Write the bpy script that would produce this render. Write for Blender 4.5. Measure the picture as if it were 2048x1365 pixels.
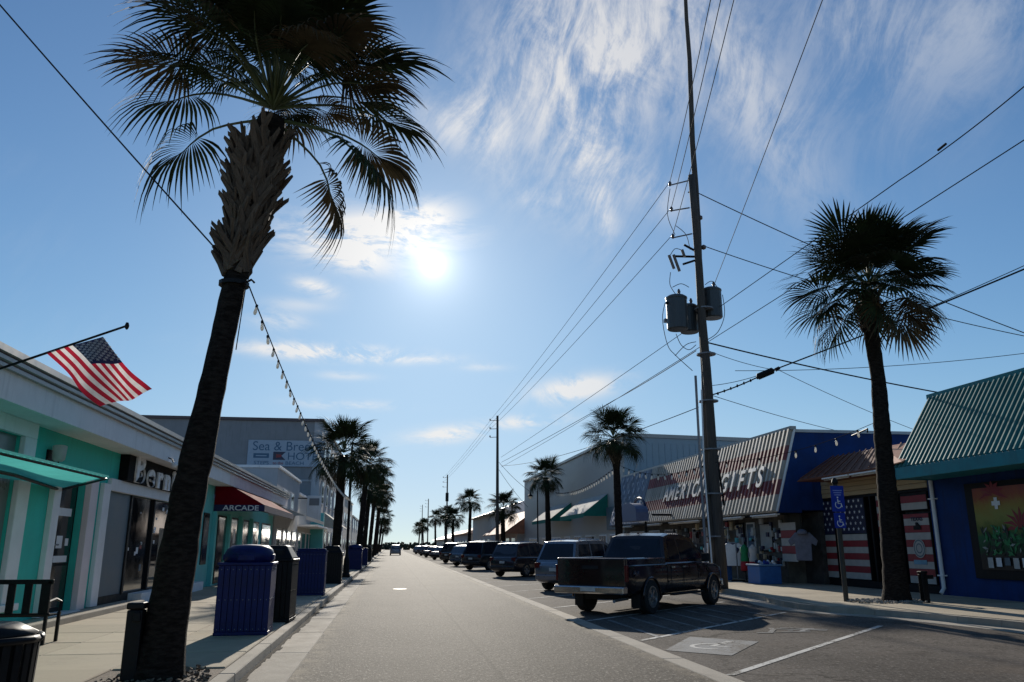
import bpy, bmesh, math, random
from math import sin, cos, pi, radians as R, sqrt, atan2, exp
from mathutils import Vector, Matrix, Euler
import numpy as np
S = bpy.context.scene
for o in list(bpy.data.objects): bpy.data.objects.remove(o)
COL = S.collection
# ---------------------------------------------------------------- camera
F = 1600.0; PITCH = R(14.356); YAW = R(8.438); EYE = Vector((0, 0, 1.6))
cam = bpy.data.cameras.new('camera'); cam.sensor_width = 36; cam.lens = F/2048*36
cam.clip_start = .05; cam.clip_end = 6000
co = bpy.data.objects.new('camera', cam); COL.objects.link(co)
co.location = EYE; co.rotation_euler = (pi/2+PITCH, 0, -YAW); S.camera = co
FW = Vector((sin(YAW)*cos(PITCH), cos(YAW)*cos(PITCH), sin(PITCH)))
RT = Vector((cos(YAW), -sin(YAW), 0)); UP = RT.cross(FW)
def ray(x, y): return (FW*F+RT*(x-1024)-UP*(y-682.5)).normalized()
def AY(x, y, Y): d = ray(x, y); return EYE+d*(Y/d.y)       # measured point of the photo at depth Y
def AX(x, y, X): d = ray(x, y); return EYE+d*(X/d.x)       # ... on a facade plane X
def AZ(x, y, z=0): d = ray(x, y); return EYE+d*((z-1.6)/d.z)  # ... on the ground
# ---------------------------------------------------------------- view and light
S.view_settings.view_transform = 'Standard'; S.view_settings.look = 'None'
S.view_settings.exposure = 0.08; S.view_settings.gamma = 1.0; S.view_settings.use_curve_mapping = False
SUN_EL = R(19.7); SUN_AZ = R(2.47)
SD = Vector((sin(SUN_AZ)*cos(SUN_EL), cos(SUN_AZ)*cos(SUN_EL), sin(SUN_EL)))
sl = bpy.data.lights.new('sun', 'SUN'); sl.energy = 5.0; sl.angle = R(.53); sl.color = (1, .93, .82)
so = bpy.data.objects.new('sun', sl); COL.objects.link(so)
so.rotation_euler = (-SD).to_track_quat('-Z', 'Y').to_euler(); so.location = (0, 60, 60)

class G:                                                   # tiny node-graph writer
    def __init__(s, nt): s.nt = nt; s.nt.nodes.clear(); s.i = 0
    def n(s, t, **kw):
        nd = s.nt.nodes.new(t)
        for k, v in kw.items(): setattr(nd, k, v)
        return nd
    def put(s, sock, v):
        if isinstance(v, bpy.types.NodeSocket): s.nt.links.new(v, sock)
        else:
            try: sock.default_value = v
            except Exception:
                if hasattr(v, '__len__') and len(v) == 3: sock.default_value = (*v, 1)
                else: raise
    def m(s, op, a, b=None, c=None, clamp=False):
        nd = s.n('ShaderNodeMath', operation=op, use_clamp=clamp)
        s.put(nd.inputs[0], a)
        if b is not None: s.put(nd.inputs[1], b)
        if c is not None: s.put(nd.inputs[2], c)
        return nd.outputs[0]
    def mix(s, f, a, b, mode='MIX'):
        nd = s.n('ShaderNodeMix', data_type='RGBA', blend_type=mode, clamp_factor=True)
        s.put(nd.inputs[0], f); s.put(nd.inputs[6], a); s.put(nd.inputs[7], b); return nd.outputs[2]
    def rng(s, v, a, b, c=0., d=1., smooth=True):
        nd = s.n('ShaderNodeMapRange', interpolation_type='SMOOTHSTEP' if smooth else 'LINEAR')
        for i, x in enumerate((v, a, b, c, d)): s.put(nd.inputs[i], x)
        return nd.outputs[0]
    def comb(s, x, y, z=0.):
        nd = s.n('ShaderNodeCombineXYZ')
        for i, q in enumerate((x, y, z)): s.put(nd.inputs[i], q)
        return nd.outputs[0]
    def noise(s, vec, scale=5., det=4., rough=.5, dist=0., col=False):
        nd = s.n('ShaderNodeTexNoise')
        if vec is not None: s.put(nd.inputs['Vector'], vec)
        nd.inputs['Scale'].default_value = scale; nd.inputs['Detail'].default_value = det
        nd.inputs['Roughness'].default_value = rough; nd.inputs['Distortion'].default_value = dist
        return nd.outputs[1 if col else 0]
    def vm(s, op, a, b): 
        nd = s.n('ShaderNodeVectorMath', operation=op); s.put(nd.inputs[0], a); s.put(nd.inputs[1], b)
        return nd.outputs[1] if op in ('DOT_PRODUCT', 'LENGTH') else nd.outputs[0]
    def sep(s, v): nd = s.n('ShaderNodeSeparateXYZ'); s.put(nd.inputs[0], v); return nd.outputs

W = bpy.data.worlds.new('World'); S.world = W; W.use_nodes = True
g = G(W.node_tree)
D = g.n('ShaderNodeTexCoord').outputs['Generated']
dx, dy, dz = g.sep(D)
sky = g.n('ShaderNodeTexSky', sky_type='NISHITA', sun_disc=False)
sky.sun_elevation = SUN_EL; sky.sun_rotation = SUN_AZ; sky.altitude = 0
sky.air_density = 1.0; sky.dust_density = .15; sky.ozone_density = 2.2
u = g.m('MULTIPLY', g.m('ARCTAN2', dx, dy), 180/pi)
v = g.m('MULTIPLY', g.m('ARCSINE', g.m('MINIMUM', dz, 1.)), 180/pi)
def uv(px, py): d = ray(px, py); return math.degrees(atan2(d.x, d.y)), math.degrees(math.asin(d.z))
def blob(px, py, rx, ry, ang=0., w=1.):
    cu, cv = uv(px, py); k = 28.5
    du = g.m('SUBTRACT', u, cu); dv = g.m('SUBTRACT', v, cv); c, s_ = cos(R(ang)), sin(R(ang))
    a = g.m('DIVIDE', g.m('ADD', g.m('MULTIPLY', du, c), g.m('MULTIPLY', dv, s_)), rx/k)
    b = g.m('DIVIDE', g.m('SUBTRACT', g.m('MULTIPLY', dv, c), g.m('MULTIPLY', du, s_)), ry/k)
    q = g.m('ADD', g.m('MULTIPLY', a, a), g.m('MULTIPLY', b, b))
    return g.m('MULTIPLY', g.m('EXPONENT', g.m('MULTIPLY', q, -1.)), w)
def total(l):
    t = l[0]
    for x in l[1:]: t = g.m('ADD', t, x)
    return t
uvv = g.comb(u, v)
warp = g.noise(uvv, .06, 2, .5, col=True)
wv = g.vm('ADD', uvv, g.vm('MULTIPLY', g.vm('SUBTRACT', warp, (.5, .5, .5)), (9, 9, 0)))
wx, wy, _ = g.sep(wv)
c60, s60 = cos(R(62)), sin(R(62))
al = g.m('ADD', g.m('MULTIPLY', wx, c60), g.m('MULTIPLY', wy, s60))
ac = g.m('SUBTRACT', g.m('MULTIPLY', wy, c60), g.m('MULTIPLY', wx, s60))
fa = g.noise(g.comb(g.m('MULTIPLY', al, .26), ac), .55, 10, .70, .3); fb = g.noise(g.comb(g.m('MULTIPLY', wx, .9), g.m('MULTIPLY', wy, .6), 3.), .35, 9, .68, .3)
fc = g.noise(g.comb(wx, wy, 11.), .16, 3, .5)
fil = g.m('ADD', g.m('MULTIPLY', fa, .42), g.m('ADD', g.m('MULTIPLY', fb, .38), g.m('MULTIPLY', fc, .22)))
fil2 = g.noise(g.comb(g.m('MULTIPLY', wx, .45), wy, 7.), .55, 8, .65, .3)
high = total([blob(1130, 130, 170, 200, 10, 1.15), blob(1190, 330, 60, 130, 6, .75), blob(1290, 60, 120, 140, 0, .75),
              blob(1480, 150, 90, 260, 28, .8), blob(1700, 20, 110, 220, 30, .55), blob(1960, 30, 120, 120, 35, .6), blob(960, 240, 90, 60, -50, .8),
              blob(880, 250, 60, 40, -20, .6), blob(1320, 390, 80, 40, -30, .5), blob(1090, 400, 70, 30, -15, .5), blob(1210, 420, 18, 50, 10, .6)])
hc = g.m('MULTIPLY', high, g.rng(fil, .39, .62), clamp=True)
low = total([blob(650, 705, 140, 14, 0, 1.7), blob(850, 720, 70, 9, 2, .4), blob(1150, 778, 80, 22, 8, 1.2), blob(900, 868, 75, 15, 6, 1.), blob(1060, 843, 70, 13, 3, .9),
             blob(740, 470, 150, 42, 4, 1.3), blob(830, 440, 80, 30, 15, .9), blob(700, 520, 90, 22, -8, .7), blob(630, 575, 40, 15, -10, .9), blob(560, 640, 50, 18, 0, .5), blob(690, 810, 90, 9, 0, .55),
             blob(690, 752, 50, 8, 0, .4), blob(965, 735, 45, 8, 0, .35), blob(600, 610, 60, 12, 0, .35)])
lc = g.m('MULTIPLY', g.m('MULTIPLY', low, 1.35), g.rng(fil2, .36, .58), clamp=True)
veil = g.m('MULTIPLY', g.rng(g.noise(uvv, .035, 3, .5), .55, .8), g.m('MULTIPLY', g.rng(fil, .45, .8), .3))
cl = g.m('MAXIMUM', g.m('MULTIPLY', hc, .82), g.m('MAXIMUM', g.m('MULTIPLY', lc, .8), veil))
cd = g.vm('DOT_PRODUCT', D, tuple(SD))
th = g.m('MULTIPLY', g.m('ARCCOSINE', g.m('MINIMUM', cd, .9999999)), 180/pi)
def gauss(a): q = g.m('DIVIDE', th, a); return g.m('EXPONENT', g.m('MULTIPLY', g.m('MULTIPLY', q, q), -1.))
def expo(a): return g.m('EXPONENT', g.m('DIVIDE', th, -a))
SKY_STRENGTH = .075
skyc = g.mix(1., sky.outputs[0], (.80, 1.09, 1.33), 'MULTIPLY')
r_, g_, b_ = g.sep(skyc)
def soft(c, k): return g.m('DIVIDE', c, g.m('POWER', g.m('ADD', 1., g.m('POWER', g.m('DIVIDE', c, k), 3.)), 1/3))
skyc = g.comb(soft(r_, 6.2), soft(g_, 9.0), soft(b_, 12.4))       # soft clip of each channel keeps the low sky from glaring
near = g.rng(th, 2., 45., 1., 0.)
cloudc = g.mix(near, (7.0, 7.6, 8.6), (11.5, 11., 10.4))
skyc = g.mix(cl, skyc, cloudc)
gl = g.m('ADD', g.m('MULTIPLY', gauss(.42), 40.), g.m('ADD', g.m('MULTIPLY', expo(1.2), 12.), g.m('ADD', g.m('MULTIPLY', expo(6.), 2.1), g.m('MULTIPLY', expo(20.), .5))))
glc = g.vm('MULTIPLY', g.comb(gl, gl, gl), (1.0, .97, .88))
hz = g.m('MULTIPLY', g.m('EXPONENT', g.m('DIVIDE', g.m('MAXIMUM', v, 0.), -3.2)), 3.2)
fin = g.vm('ADD', g.vm('ADD', skyc, glc), g.vm('MULTIPLY', g.comb(hz, hz, hz), (1.0, .72, .40)))
bg = g.n('ShaderNodeBackground'); g.put(bg.inputs[0], fin); bg.inputs[1].default_value = SKY_STRENGTH
out = g.n('ShaderNodeOutputWorld'); g.nt.links.new(bg.outputs[0], out.inputs[0])

# ---------------------------------------------------------------- materials
MATS = {}
def mat(name, col, rough=.6, metal=0., var=.12, scale=6., bump=0., bscale=40., spec=.5, world=True, stretch=None, coat=0., trans=0., dirt=None, streaks=0., each=0., wear=None):
    if name in MATS: return MATS[name]
    m = bpy.data.materials.new(name); m.use_nodes = True; g = G(m.node_tree); MATS[name] = m
    b = g.n('ShaderNodeBsdfPrincipled'); o = g.n('ShaderNodeOutputMaterial')
    vec = g.n('ShaderNodeNewGeometry').outputs['Position'] if world else g.n('ShaderNodeTexCoord').outputs['Object']
    if stretch: vec = g.vm('MULTIPLY', vec, stretch)
    nz = g.noise(vec, scale, 5, .6)
    lo = tuple(c*(1-var) for c in col); hi = tuple(min(1, c*(1+var)) for c in col)
    c = g.mix(g.rng(nz, .3, .7), lo, hi)
    if dirt:
        n2 = g.noise(vec, scale*.23, 6, .65); c = g.mix(g.rng(n2, .5, .75, 0, dirt[1]), c, dirt[0])
    if streaks:                                             # rain streaks and grime that run down the face
        s1 = g.noise(g.vm('MULTIPLY', vec, (5., 5., .35)), 1.6, 5, .65); s2 = g.noise(vec, .7, 3, .5)
        c = g.mix(g.m('MULTIPLY', g.m('MULTIPLY', g.rng(s1, .48, .72), g.rng(s2, .35, .65)), streaks), c, tuple(x*.38+.012 for x in col))
    if name == 'concrete':                                  # trodden gum and drips
        vo = g.n('ShaderNodeTexVoronoi'); g.put(vo.inputs['Vector'], vec); vo.inputs['Scale'].default_value = 2.6
        c = g.mix(g.m('MULTIPLY', g.rng(vo.outputs['Distance'], .05, .09, 1., 0.), .55), c, (.09, .08, .07))
    if each:                                                # every slab or board has its own tone
        rn = g.n('ShaderNodeObjectInfo').outputs['Random']; c = g.mix(each, c, g.mix(rn, tuple(x*.62 for x in col), tuple(min(1, x*1.25) for x in col)))
    if wear:
        w1 = g.noise(vec, 14., 5, .75); w2 = g.noise(vec, 1.3, 3, .5); c = g.mix(g.rng(g.m('ADD', g.m('MULTIPLY', w1, .7), g.m('MULTIPLY', w2, .5)), .60, .68), c, wear)
    g.put(b.inputs['Base Color'], c)
    g.put(b.inputs['Roughness'], g.rng(nz, .2, .8, max(0, rough-.08), min(1, rough+.08)))
    b.inputs['Metallic'].default_value = metal; b.inputs['Specular IOR Level'].default_value = spec
    if coat: b.inputs['Coat Weight'].default_value = coat; b.inputs['Coat Roughness'].default_value = .06
    if bump:
        bp = g.n('ShaderNodeBump'); bp.inputs['Strength'].default_value = bump; bp.inputs['Distance'].default_value = .02
        g.put(bp.inputs['Height'], g.noise(vec, bscale, 4, .65)); g.nt.links.new(bp.outputs[0], b.inputs['Normal'])
    sh = b.outputs[0]
    if trans:
        t = g.n('ShaderNodeBsdfTranslucent'); g.put(t.inputs[0], c); mx = g.n('ShaderNodeMixShader'); mx.inputs[0].default_value = trans
        g.nt.links.new(sh, mx.inputs[1]); g.nt.links.new(t.outputs[0], mx.inputs[2]); sh = mx.outputs[0]
    g.nt.links.new(sh, o.inputs[0]); return m

def asphalt(name, base, speck, streak=True, rough=.78, spec=.03):
    m = bpy.data.materials.new(name); m.use_nodes = True; g = G(m.node_tree)
    b = g.n('ShaderNodeBsdfPrincipled'); o = g.n('ShaderNodeOutputMaterial')
    P = g.n('ShaderNodeNewGeometry').outputs['Position']
    big = g.noise(P, .35, 5, .6); mid = g.noise(P, 3., 5, .6); Ps = g.vm('MULTIPLY', P, (1, .42, 1)); fine = g.noise(Ps, 26., 4, .78); grit = g.noise(Ps, 11., 4, .72)
    c = g.mix(g.rng(big, .3, .72), tuple(x*.78 for x in base), tuple(x*1.22 for x in base))
    c = g.mix(g.m('MULTIPLY', g.rng(mid, .5, .8), .35), c, tuple(x*.6 for x in base))
    pat = g.noise(g.vm('MULTIPLY', P, (1, .35, 1)), .55, 3, .5, .4); c = g.mix(g.m('MULTIPLY', g.rng(pat, .52, .6), .35), c, tuple(x*.55 for x in base))
    if streak:
        st = g.noise(g.vm('MULTIPLY', P, (1.6, .03, 1)), 1.3, 4, .6)
        c = g.mix(g.m('MULTIPLY', g.rng(st, .45, .7), .4), c, tuple(x*1.35 for x in base))
    c = g.mix(g.m('MULTIPLY', g.rng(fine, .535, .63), .75), c, speck)
    c = g.mix(g.m('MULTIPLY', g.rng(grit, .53, .66), .65), c, tuple(x*.30 for x in base))
    if not streak:
        oil = g.noise(P, .8, 4, .7, .6); c = g.mix(g.m('MULTIPLY', g.rng(oil, .56, .72), .5), c, tuple(x*.45 for x in base))
        tan = g.noise(g.vm('ADD', P, (31, 7, 0)), .45, 5, .65); c = g.mix(g.m('MULTIPLY', g.rng(tan, .52, .75), .45), c, (.16, .125, .095))
    px_, py_, pz_ = g.sep(P)
    wob = g.vm('ADD', P, g.vm('MULTIPLY', g.vm('SUBTRACT', g.noise(P, .9, 4, .6, col=True), (.5, .5, .5)), (1.6, 1.6, 0)))
    for vs, wd, am in ((.16, .006, .75), (.42, .010, .4)):
        vo = g.n('ShaderNodeTexVoronoi', feature='DISTANCE_TO_EDGE'); g.put(vo.inputs['Vector'], wob); vo.inputs['Scale'].default_value = vs
        gate = g.rng(g.noise(P, .22, 2, .5), .48, .6)
        c = g.mix(g.m('MULTIPLY', g.m('MULTIPLY', g.rng(vo.outputs['Distance'], wd*.4, wd, 1., 0.), gate), am), c, tuple(x*.25 for x in base))
    if streak:                                              # wheel tracks, seam and sand that gathers at both edges
        for xc in (.35, 2.45): c = g.mix(g.m('MULTIPLY', g.rng(g.m('ABSOLUTE', g.m('SUBTRACT', px_, xc)), .05, .5, 1., 0.), .22), c, tuple(x*.62 for x in base))
        c = g.mix(g.m('MULTIPLY', g.rng(g.m('ABSOLUTE', g.m('SUBTRACT', g.m('ADD', px_, g.m('MULTIPLY', big, .12)), 1.52)), .012, .035, 1., 0.), .6), c, tuple(x*.4 for x in base))
        ed = g.m('MAXIMUM', g.rng(px_, -1.17, -.75, 1., 0.), g.rng(px_, 3.65, 4.0, 0., 1.))
        c = g.mix(g.m('MULTIPLY', ed, g.rng(mid, .35, .65, 0., .65)), c, (.30, .25, .18))
    g.put(b.inputs['Base Color'], c); b.inputs['Roughness'].default_value = rough; b.inputs['Specular IOR Level'].default_value = spec
    bp = g.n('ShaderNodeBump'); bp.inputs['Strength'].default_value = .8; bp.inputs['Distance'].default_value = .016
    g.put(bp.inputs['Height'], g.m('ADD', g.m('MULTIPLY', fine, .7), grit)); g.nt.links.new(bp.outputs[0], b.inputs['Normal'])
    g.nt.links.new(b.outputs[0], o.inputs[0]); MATS[name] = m; return m
M_road = asphalt('road_asphalt', (.084, .072, .058), (.40, .355, .295))
M_lot = asphalt('lot_asphalt', (.125, .108, .092), (.25, .225, .195), streak=False, rough=.85)
M_conc = mat('concrete', (.47, .40, .295), .9, spec=.12, var=.10, scale=2.2, bump=.25, bscale=60, dirt=((.22, .185, .14), .7), each=.4)
M_conc2 = mat('kerb_concrete', (.40, .355, .29), .9, spec=.12, var=.14, scale=3., bump=.3, bscale=50, dirt=((.17, .15, .12), .75), each=.35)
M_paint = mat('road_paint', (.60, .58, .53), .85, spec=.1, var=.1, scale=9, bump=.2, bscale=60, dirt=((.25, .24, .22), .55), wear=(.13, .115, .098))
M_paintw = mat('worn_paint', (.24, .24, .235), .85, spec=.1, var=.2, scale=7, bump=.2, bscale=60, dirt=((.14, .135, .13), .8), wear=(.125, .11, .095))
M_sand = mat('sand', (.36, .31, .24), .9, var=.2, scale=1.5, bump=.3)
M_teal = mat('teal_stucco', (.045, .54, .44), .8, var=.08, scale=1.4, bump=.25, bscale=70, dirt=((.03, .30, .25), .35), streaks=.45)
M_teal2 = mat('pale_teal_paint', (.12, .50, .48), .7, var=.08, scale=1.5, bump=.1)
M_white = mat('white_paint', (.80, .80, .80), .6, var=.05, scale=2., bump=.08, dirt=((.60, .58, .55), .4), streaks=.32)
M_pinkw = mat('pinkish_white_paint', (.76, .67, .66), .65, var=.05, scale=2., dirt=((.5, .45, .44), .4), streaks=.5)
M_gut = mat('grey_metal_edge', (.30, .29, .28), .4, metal=.35, var=.1, scale=4)
M_dark = mat('black_metal', (.006, .006, .007), .5, metal=.0, spec=.22, var=.35, scale=14, world=False)
M_blackp = mat('black_frame', (.008, .008, .009), .5, spec=.2, var=.2, scale=5)
M_glass = mat('dark_shop_glass', (.010, .012, .014), .06, var=.3, scale=.9, spec=.65)
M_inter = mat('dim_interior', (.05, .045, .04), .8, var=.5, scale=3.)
M_panelg = mat('blue_grey_panel', (.09, .135, .165), .45, var=.1, scale=3.)
M_stucco = mat('grey_stucco', (.235, .24, .25), .85, var=.06, scale=1., bump=.2, bscale=30, dirt=((.2, .2, .21), .4), streaks=.5)
M_stuccol = mat('pale_stucco', (.40, .41, .43), .85, var=.06, scale=1., bump=.2, bscale=30)
M_cream = mat('cream_stucco', (.50, .48, .44), .85, var=.08, scale=1.2, bump=.2, bscale=30)
M_roofw = mat('roof_membrane', (.5, .5, .49), .7, var=.1, scale=1.)
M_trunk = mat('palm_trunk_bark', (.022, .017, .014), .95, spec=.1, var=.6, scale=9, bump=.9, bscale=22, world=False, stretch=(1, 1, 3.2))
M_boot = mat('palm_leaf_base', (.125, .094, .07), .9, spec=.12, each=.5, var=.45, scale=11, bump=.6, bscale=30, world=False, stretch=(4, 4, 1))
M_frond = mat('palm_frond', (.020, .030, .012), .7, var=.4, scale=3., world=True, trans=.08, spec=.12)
M_frondd = mat('dry_palm_frond', (.06, .045, .025), .8, var=.3, scale=3., world=True, trans=.1, spec=.1)
M_pet = mat('palm_petiole', (.06, .075, .025), .55, var=.3, scale=8, world=False)
M_wood = mat('utility_pole_wood', (.062, .053, .045), .85, var=.3, scale=4., bump=.5, bscale=9, stretch=(6, 6, .5))
M_galv = mat('galvanised_steel', (.20, .21, .23), .55, metal=.4, var=.12, scale=8)
M_tank = mat('transformer_paint', (.045, .054, .06), .45, metal=.1, var=.12, scale=5)
M_porc = mat('porcelain', (.10, .07, .06), .25, var=.2, scale=5)
M_wire = mat('wire_jacket', (.02, .02, .022), .8, var=.2, scale=5, spec=.1)
M_wireg = mat('bare_wire', (.035, .04, .045), .85, var=.2, scale=5, spec=.1)
M_binb = mat('blue_bin_plastic', (.003, .009, .085), .5, var=.2, scale=8, world=False, spec=.3)
M_aqua = mat('aqua_canvas', (.16, .76, .70), .8, spec=.1, var=.06, scale=3., bump=.1, trans=.62)
M_red = mat('red_canvas', (.19, .005, .012), .9, spec=.05, var=.1, scale=3., trans=.12)
M_navy = mat('navy_canvas', (.014, .018, .075), .75, var=.1, scale=3.)
M_green = mat('green_canvas', (.02, .26, .20), .7, var=.1, scale=3., trans=.35)
M_whcan = mat('white_canvas', (.62, .60, .56), .85, spec=.1, var=.06, scale=3., trans=.25)
M_blue = mat('blue_wall_paint', (.008, .036, .145), .7, var=.2, scale=1.2, bump=.25, bscale=50, spec=.2, streaks=.8)
M_tealroof = mat('teal_roof_metal', (.030, .17, .165), .5, metal=.1, var=.2, scale=1.5, streaks=.6, each=.35)
M_tealfas = mat('teal_fascia', (.015, .21, .25), .55, var=.12, scale=2., streaks=.5)
M_siding = mat('tan_siding', (.48, .37, .22), .6, var=.08, scale=3., stretch=(1, .3, 3))
M_brown = mat('brown_roof_metal', (.15, .06, .04), .6, spec=.15, var=.12, scale=3.)
M_salmon = mat('salmon_roof_metal', (.58, .31, .21), .6, spec=.2, var=.1, scale=3.)
M_vred = mat('vinyl_red', (.25, .018, .025), .45, var=.15, scale=4.)
M_vwhite = mat('vinyl_white', (.42, .40, .36), .45, var=.1, scale=4.)
M_vnavy = mat('vinyl_navy', (.012, .014, .05), .4, var=.2, scale=4.)
M_terr = mat('terracotta_roof', (.40, .16, .09), .75, var=.2, scale=2., bump=.3, bscale=8)
M_shedw = mat('pale_metal_siding', (.35, .345, .335), .5, metal=.15, var=.06, scale=1.5)
M_shedg = mat('blue_grey_siding', (.25, .31, .35), .5, metal=.15, var=.06, scale=1.5)
M_tyre = mat('tyre_rubber', (.014, .014, .014), .8, var=.2, scale=20, bump=.3, bscale=60, world=False)
M_rim = mat('alloy_rim', (.38, .39, .40), .3, metal=.85, var=.1, scale=9, world=False)
M_cglass = mat('car_glass', (.008, .012, .022), .06, var=.3, scale=2, world=False, spec=.45)
M_chrome = mat('chrome', (.55, .55, .56), .18, metal=1., var=.08, scale=6, world=False)
M_tail = mat('tail_light_red', (.11, .006, .006), .2, var=.2, scale=10, world=False)
M_headl = mat('head_light_glass', (.6, .62, .64), .12, var=.1, scale=10, world=False)
M_plate = mat('licence_plate', (.55, .55, .52), .5, var=.1, scale=10, world=False)
M_under = mat('car_underside', (.012, .012, .012), .8, var=.2, scale=6, world=False)
M_bulb = mat('bulb_glass', (.82, .80, .75), .2, var=.05, scale=10, trans=.6)
M_signblue = mat('sign_blue', (.008, .03, .30), .4, var=.08, scale=5)
M_signw = mat('sign_white', (.75, .75, .75), .45, var=.05, scale=5)
M_gravel = mat('gravel', (.30, .27, .23), .9, var=.5, scale=25, bump=.8, bscale=30)
M_mulch = mat('mulch', (.16, .12, .085), .95, var=.5, scale=25, bump=.8, bscale=40)
M_hedge = mat('dune_scrub', (.035, .045, .022), .9, var=.4, scale=.3, trans=.1)

# ---------------------------------------------------------------- mesh helpers
class MB:
    def __init__(s): s.v = []; s.f = []; s.mi = []; s.cur = 0
    def add(s, vs, fs):
        o = len(s.v); s.v += [tuple(p) for p in vs]
        for f in fs: s.f.append([o+i for i in f]); s.mi.append(s.cur)
        return s
    def box(s, x0, x1, y0, y1, z0, z1):
        return s.add([(x0,y0,z0),(x1,y0,z0),(x1,y1,z0),(x0,y1,z0),(x0,y0,z1),(x1,y0,z1),(x1,y1,z1),(x0,y1,z1)],
                     [(3,2,1,0),(4,5,6,7),(0,1,5,4),(1,2,6,5),(2,3,7,6),(3,0,4,7)])
    def obox(s, c, sz, M=None):
        M = M or Matrix(); hx, hy, hz = (q/2 for q in sz); c = Vector(c)
        vs = [c+M @ Vector(p) for p in [(-hx,-hy,-hz),(hx,-hy,-hz),(hx,hy,-hz),(-hx,hy,-hz),(-hx,-hy,hz),(hx,-hy,hz),(hx,hy,hz),(-hx,hy,hz)]]
        return s.add(vs, [(3,2,1,0),(4,5,6,7),(0,1,5,4),(1,2,6,5),(2,3,7,6),(3,0,4,7)])
    def poly(s, *pts): return s.add(pts, [tuple(range(len(pts)))])
    def slab(s, pts, th):                                   # a polygon given thickness along its normal
        P = [Vector(p) for p in pts]; n = Vector((0, 0, 0))
        for i in range(len(P)): a, b = P[i], P[(i+1) % len(P)]; n += a.cross(b)
        n.normalize(); k = len(P); vs = P+[p-n*th for p in P]
        fs = [tuple(range(k)), tuple(range(2*k-1, k-1, -1))]+[(i, k+i, k+(i+1) % k, (i+1) % k) for i in range(k)]
        return s.add(vs, fs)
    def tube(s, pts, rad, n=8, cap=True):
        P = [Vector(p) for p in pts]; k = len(P); rs = rad if hasattr(rad, '__len__') else [rad]*k
        vs = []; prev = None
        for i, p in enumerate(P):
            t = (P[min(i+1, k-1)]-P[max(i-1, 0)]).normalized()
            if prev is None: a = t.cross(Vector((0, 0, 1)) if abs(t.z) < .9 else Vector((1, 0, 0))).normalized()
            else: a = (prev-t*prev.dot(t)).normalized()
            prev = a; b = t.cross(a)
            vs += [p+(a*cos(2*pi*j/n)+b*sin(2*pi*j/n))*rs[i] for j in range(n)]
        fs = [(i*n+j, i*n+(j+1) % n, (i+1)*n+(j+1) % n, (i+1)*n+j) for i in range(k-1) for j in range(n)]
        if cap: fs += [tuple(range(n-1, -1, -1)), tuple(range((k-1)*n, k*n))]
        return s.add(vs, fs)
    def lathe(s, prof, n=16, c=(0, 0, 0), M=None):          # profile of (r, z)
        M = M or Matrix(); c = Vector(c); k = len(prof)
        vs = [c+M @ Vector((r*cos(2*pi*j/n), r*sin(2*pi*j/n), z)) for r, z in prof for j in range(n)]
        fs = [(i*n+j, i*n+(j+1) % n, (i+1)*n+(j+1) % n, (i+1)*n+j) for i in range(k-1) for j in range(n)]
        fs += [tuple(range(n-1, -1, -1)), tuple(range((k-1)*n, k*n))]
        return s.add(vs, fs)
    def build(s, name, mt, parent=None, world=True, smooth=False, bevel=0.):
        off = parent.location if (parent is not None and world) else Vector((0, 0, 0))
        if parent is not None and world and parent.parent is not None: off = off+parent.parent.location
        me = bpy.data.meshes.new(name)
        me.from_pydata([(p[0]-off[0], p[1]-off[1], p[2]-off[2]) for p in s.v], [], s.f)
        for q in (mt if isinstance(mt, (list, tuple)) else [mt]): me.materials.append(q)
        me.polygons.foreach_set('material_index', s.mi)
        if smooth: me.polygons.foreach_set('use_smooth', [True]*len(me.polygons))
        me.validate(); me.update()
        o = link(name, me, parent)
        if bevel:
            b = o.modifiers.new('bevel', 'BEVEL'); b.width = bevel; b.segments = 2; b.limit_method = 'ANGLE'; b.angle_limit = R(40)
        return o
def link(name, me, parent=None, loc=None, rot=None, scale=None, matrix=None):
    o = bpy.data.objects.new(name, me); COL.objects.link(o)
    if parent is not None: o.parent = parent
    if matrix is not None: o.matrix_basis = matrix
    if loc is not None: o.location = loc
    if rot is not None: o.rotation_euler = rot
    if scale is not None: o.scale = scale
    return o
def tag(o, label, cat, group=None):
    o['label'] = label; o['category'] = cat
    if group: o['group'] = group
    return o
def thing(name, label, cat, loc=(0, 0, 0), rz=0., group=None):
    o = bpy.data.objects.new(name, None); o.empty_display_size = .3; COL.objects.link(o)
    o.location = loc; o.rotation_euler = (0, 0, rz); return tag(o, label, cat, group)
def struct(name, b, m, parent=None, **k):
    o = b.build(name, m, parent, **k)
    if parent is None: o['kind'] = 'structure'
    return o
def BX(name, m, parent, *a, **k): return MB().box(*a).build(name, m, parent, **k)
def text(s, size, m, parent, loc, rx, ext=.004, name='lettering', align='CENTER', sx=1., bold=0.):
    c = bpy.data.curves.new(name, 'FONT'); c.body = s; c.size = size; c.extrude = ext; c.align_x = align; c.align_y = 'CENTER'; c.offset = bold
    t = bpy.data.objects.new(name, c); COL.objects.link(t)
    me = bpy.data.meshes.new_from_object(t.evaluated_get(bpy.context.evaluated_depsgraph_get()))
    bpy.data.objects.remove(t); me.materials.clear(); me.materials.append(m); me.name = name
    off = parent.location if parent is not None else Vector((0, 0, 0))
    Mx = Matrix.Translation(Vector(loc)-off) @ rx.to_4x4() @ Matrix.Diagonal((sx, 1, 1, 1))
    return link(name, me, parent, matrix=Mx)
FACE_E = Matrix(((0, 0, 1), (1, 0, 0), (0, 1, 0)))      # text on a wall that faces +X, reads along +Y
FACE_W = Matrix(((0, 0, -1), (-1, 0, 0), (0, 1, 0)))    # text on a wall that faces -X, reads along -Y
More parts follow.
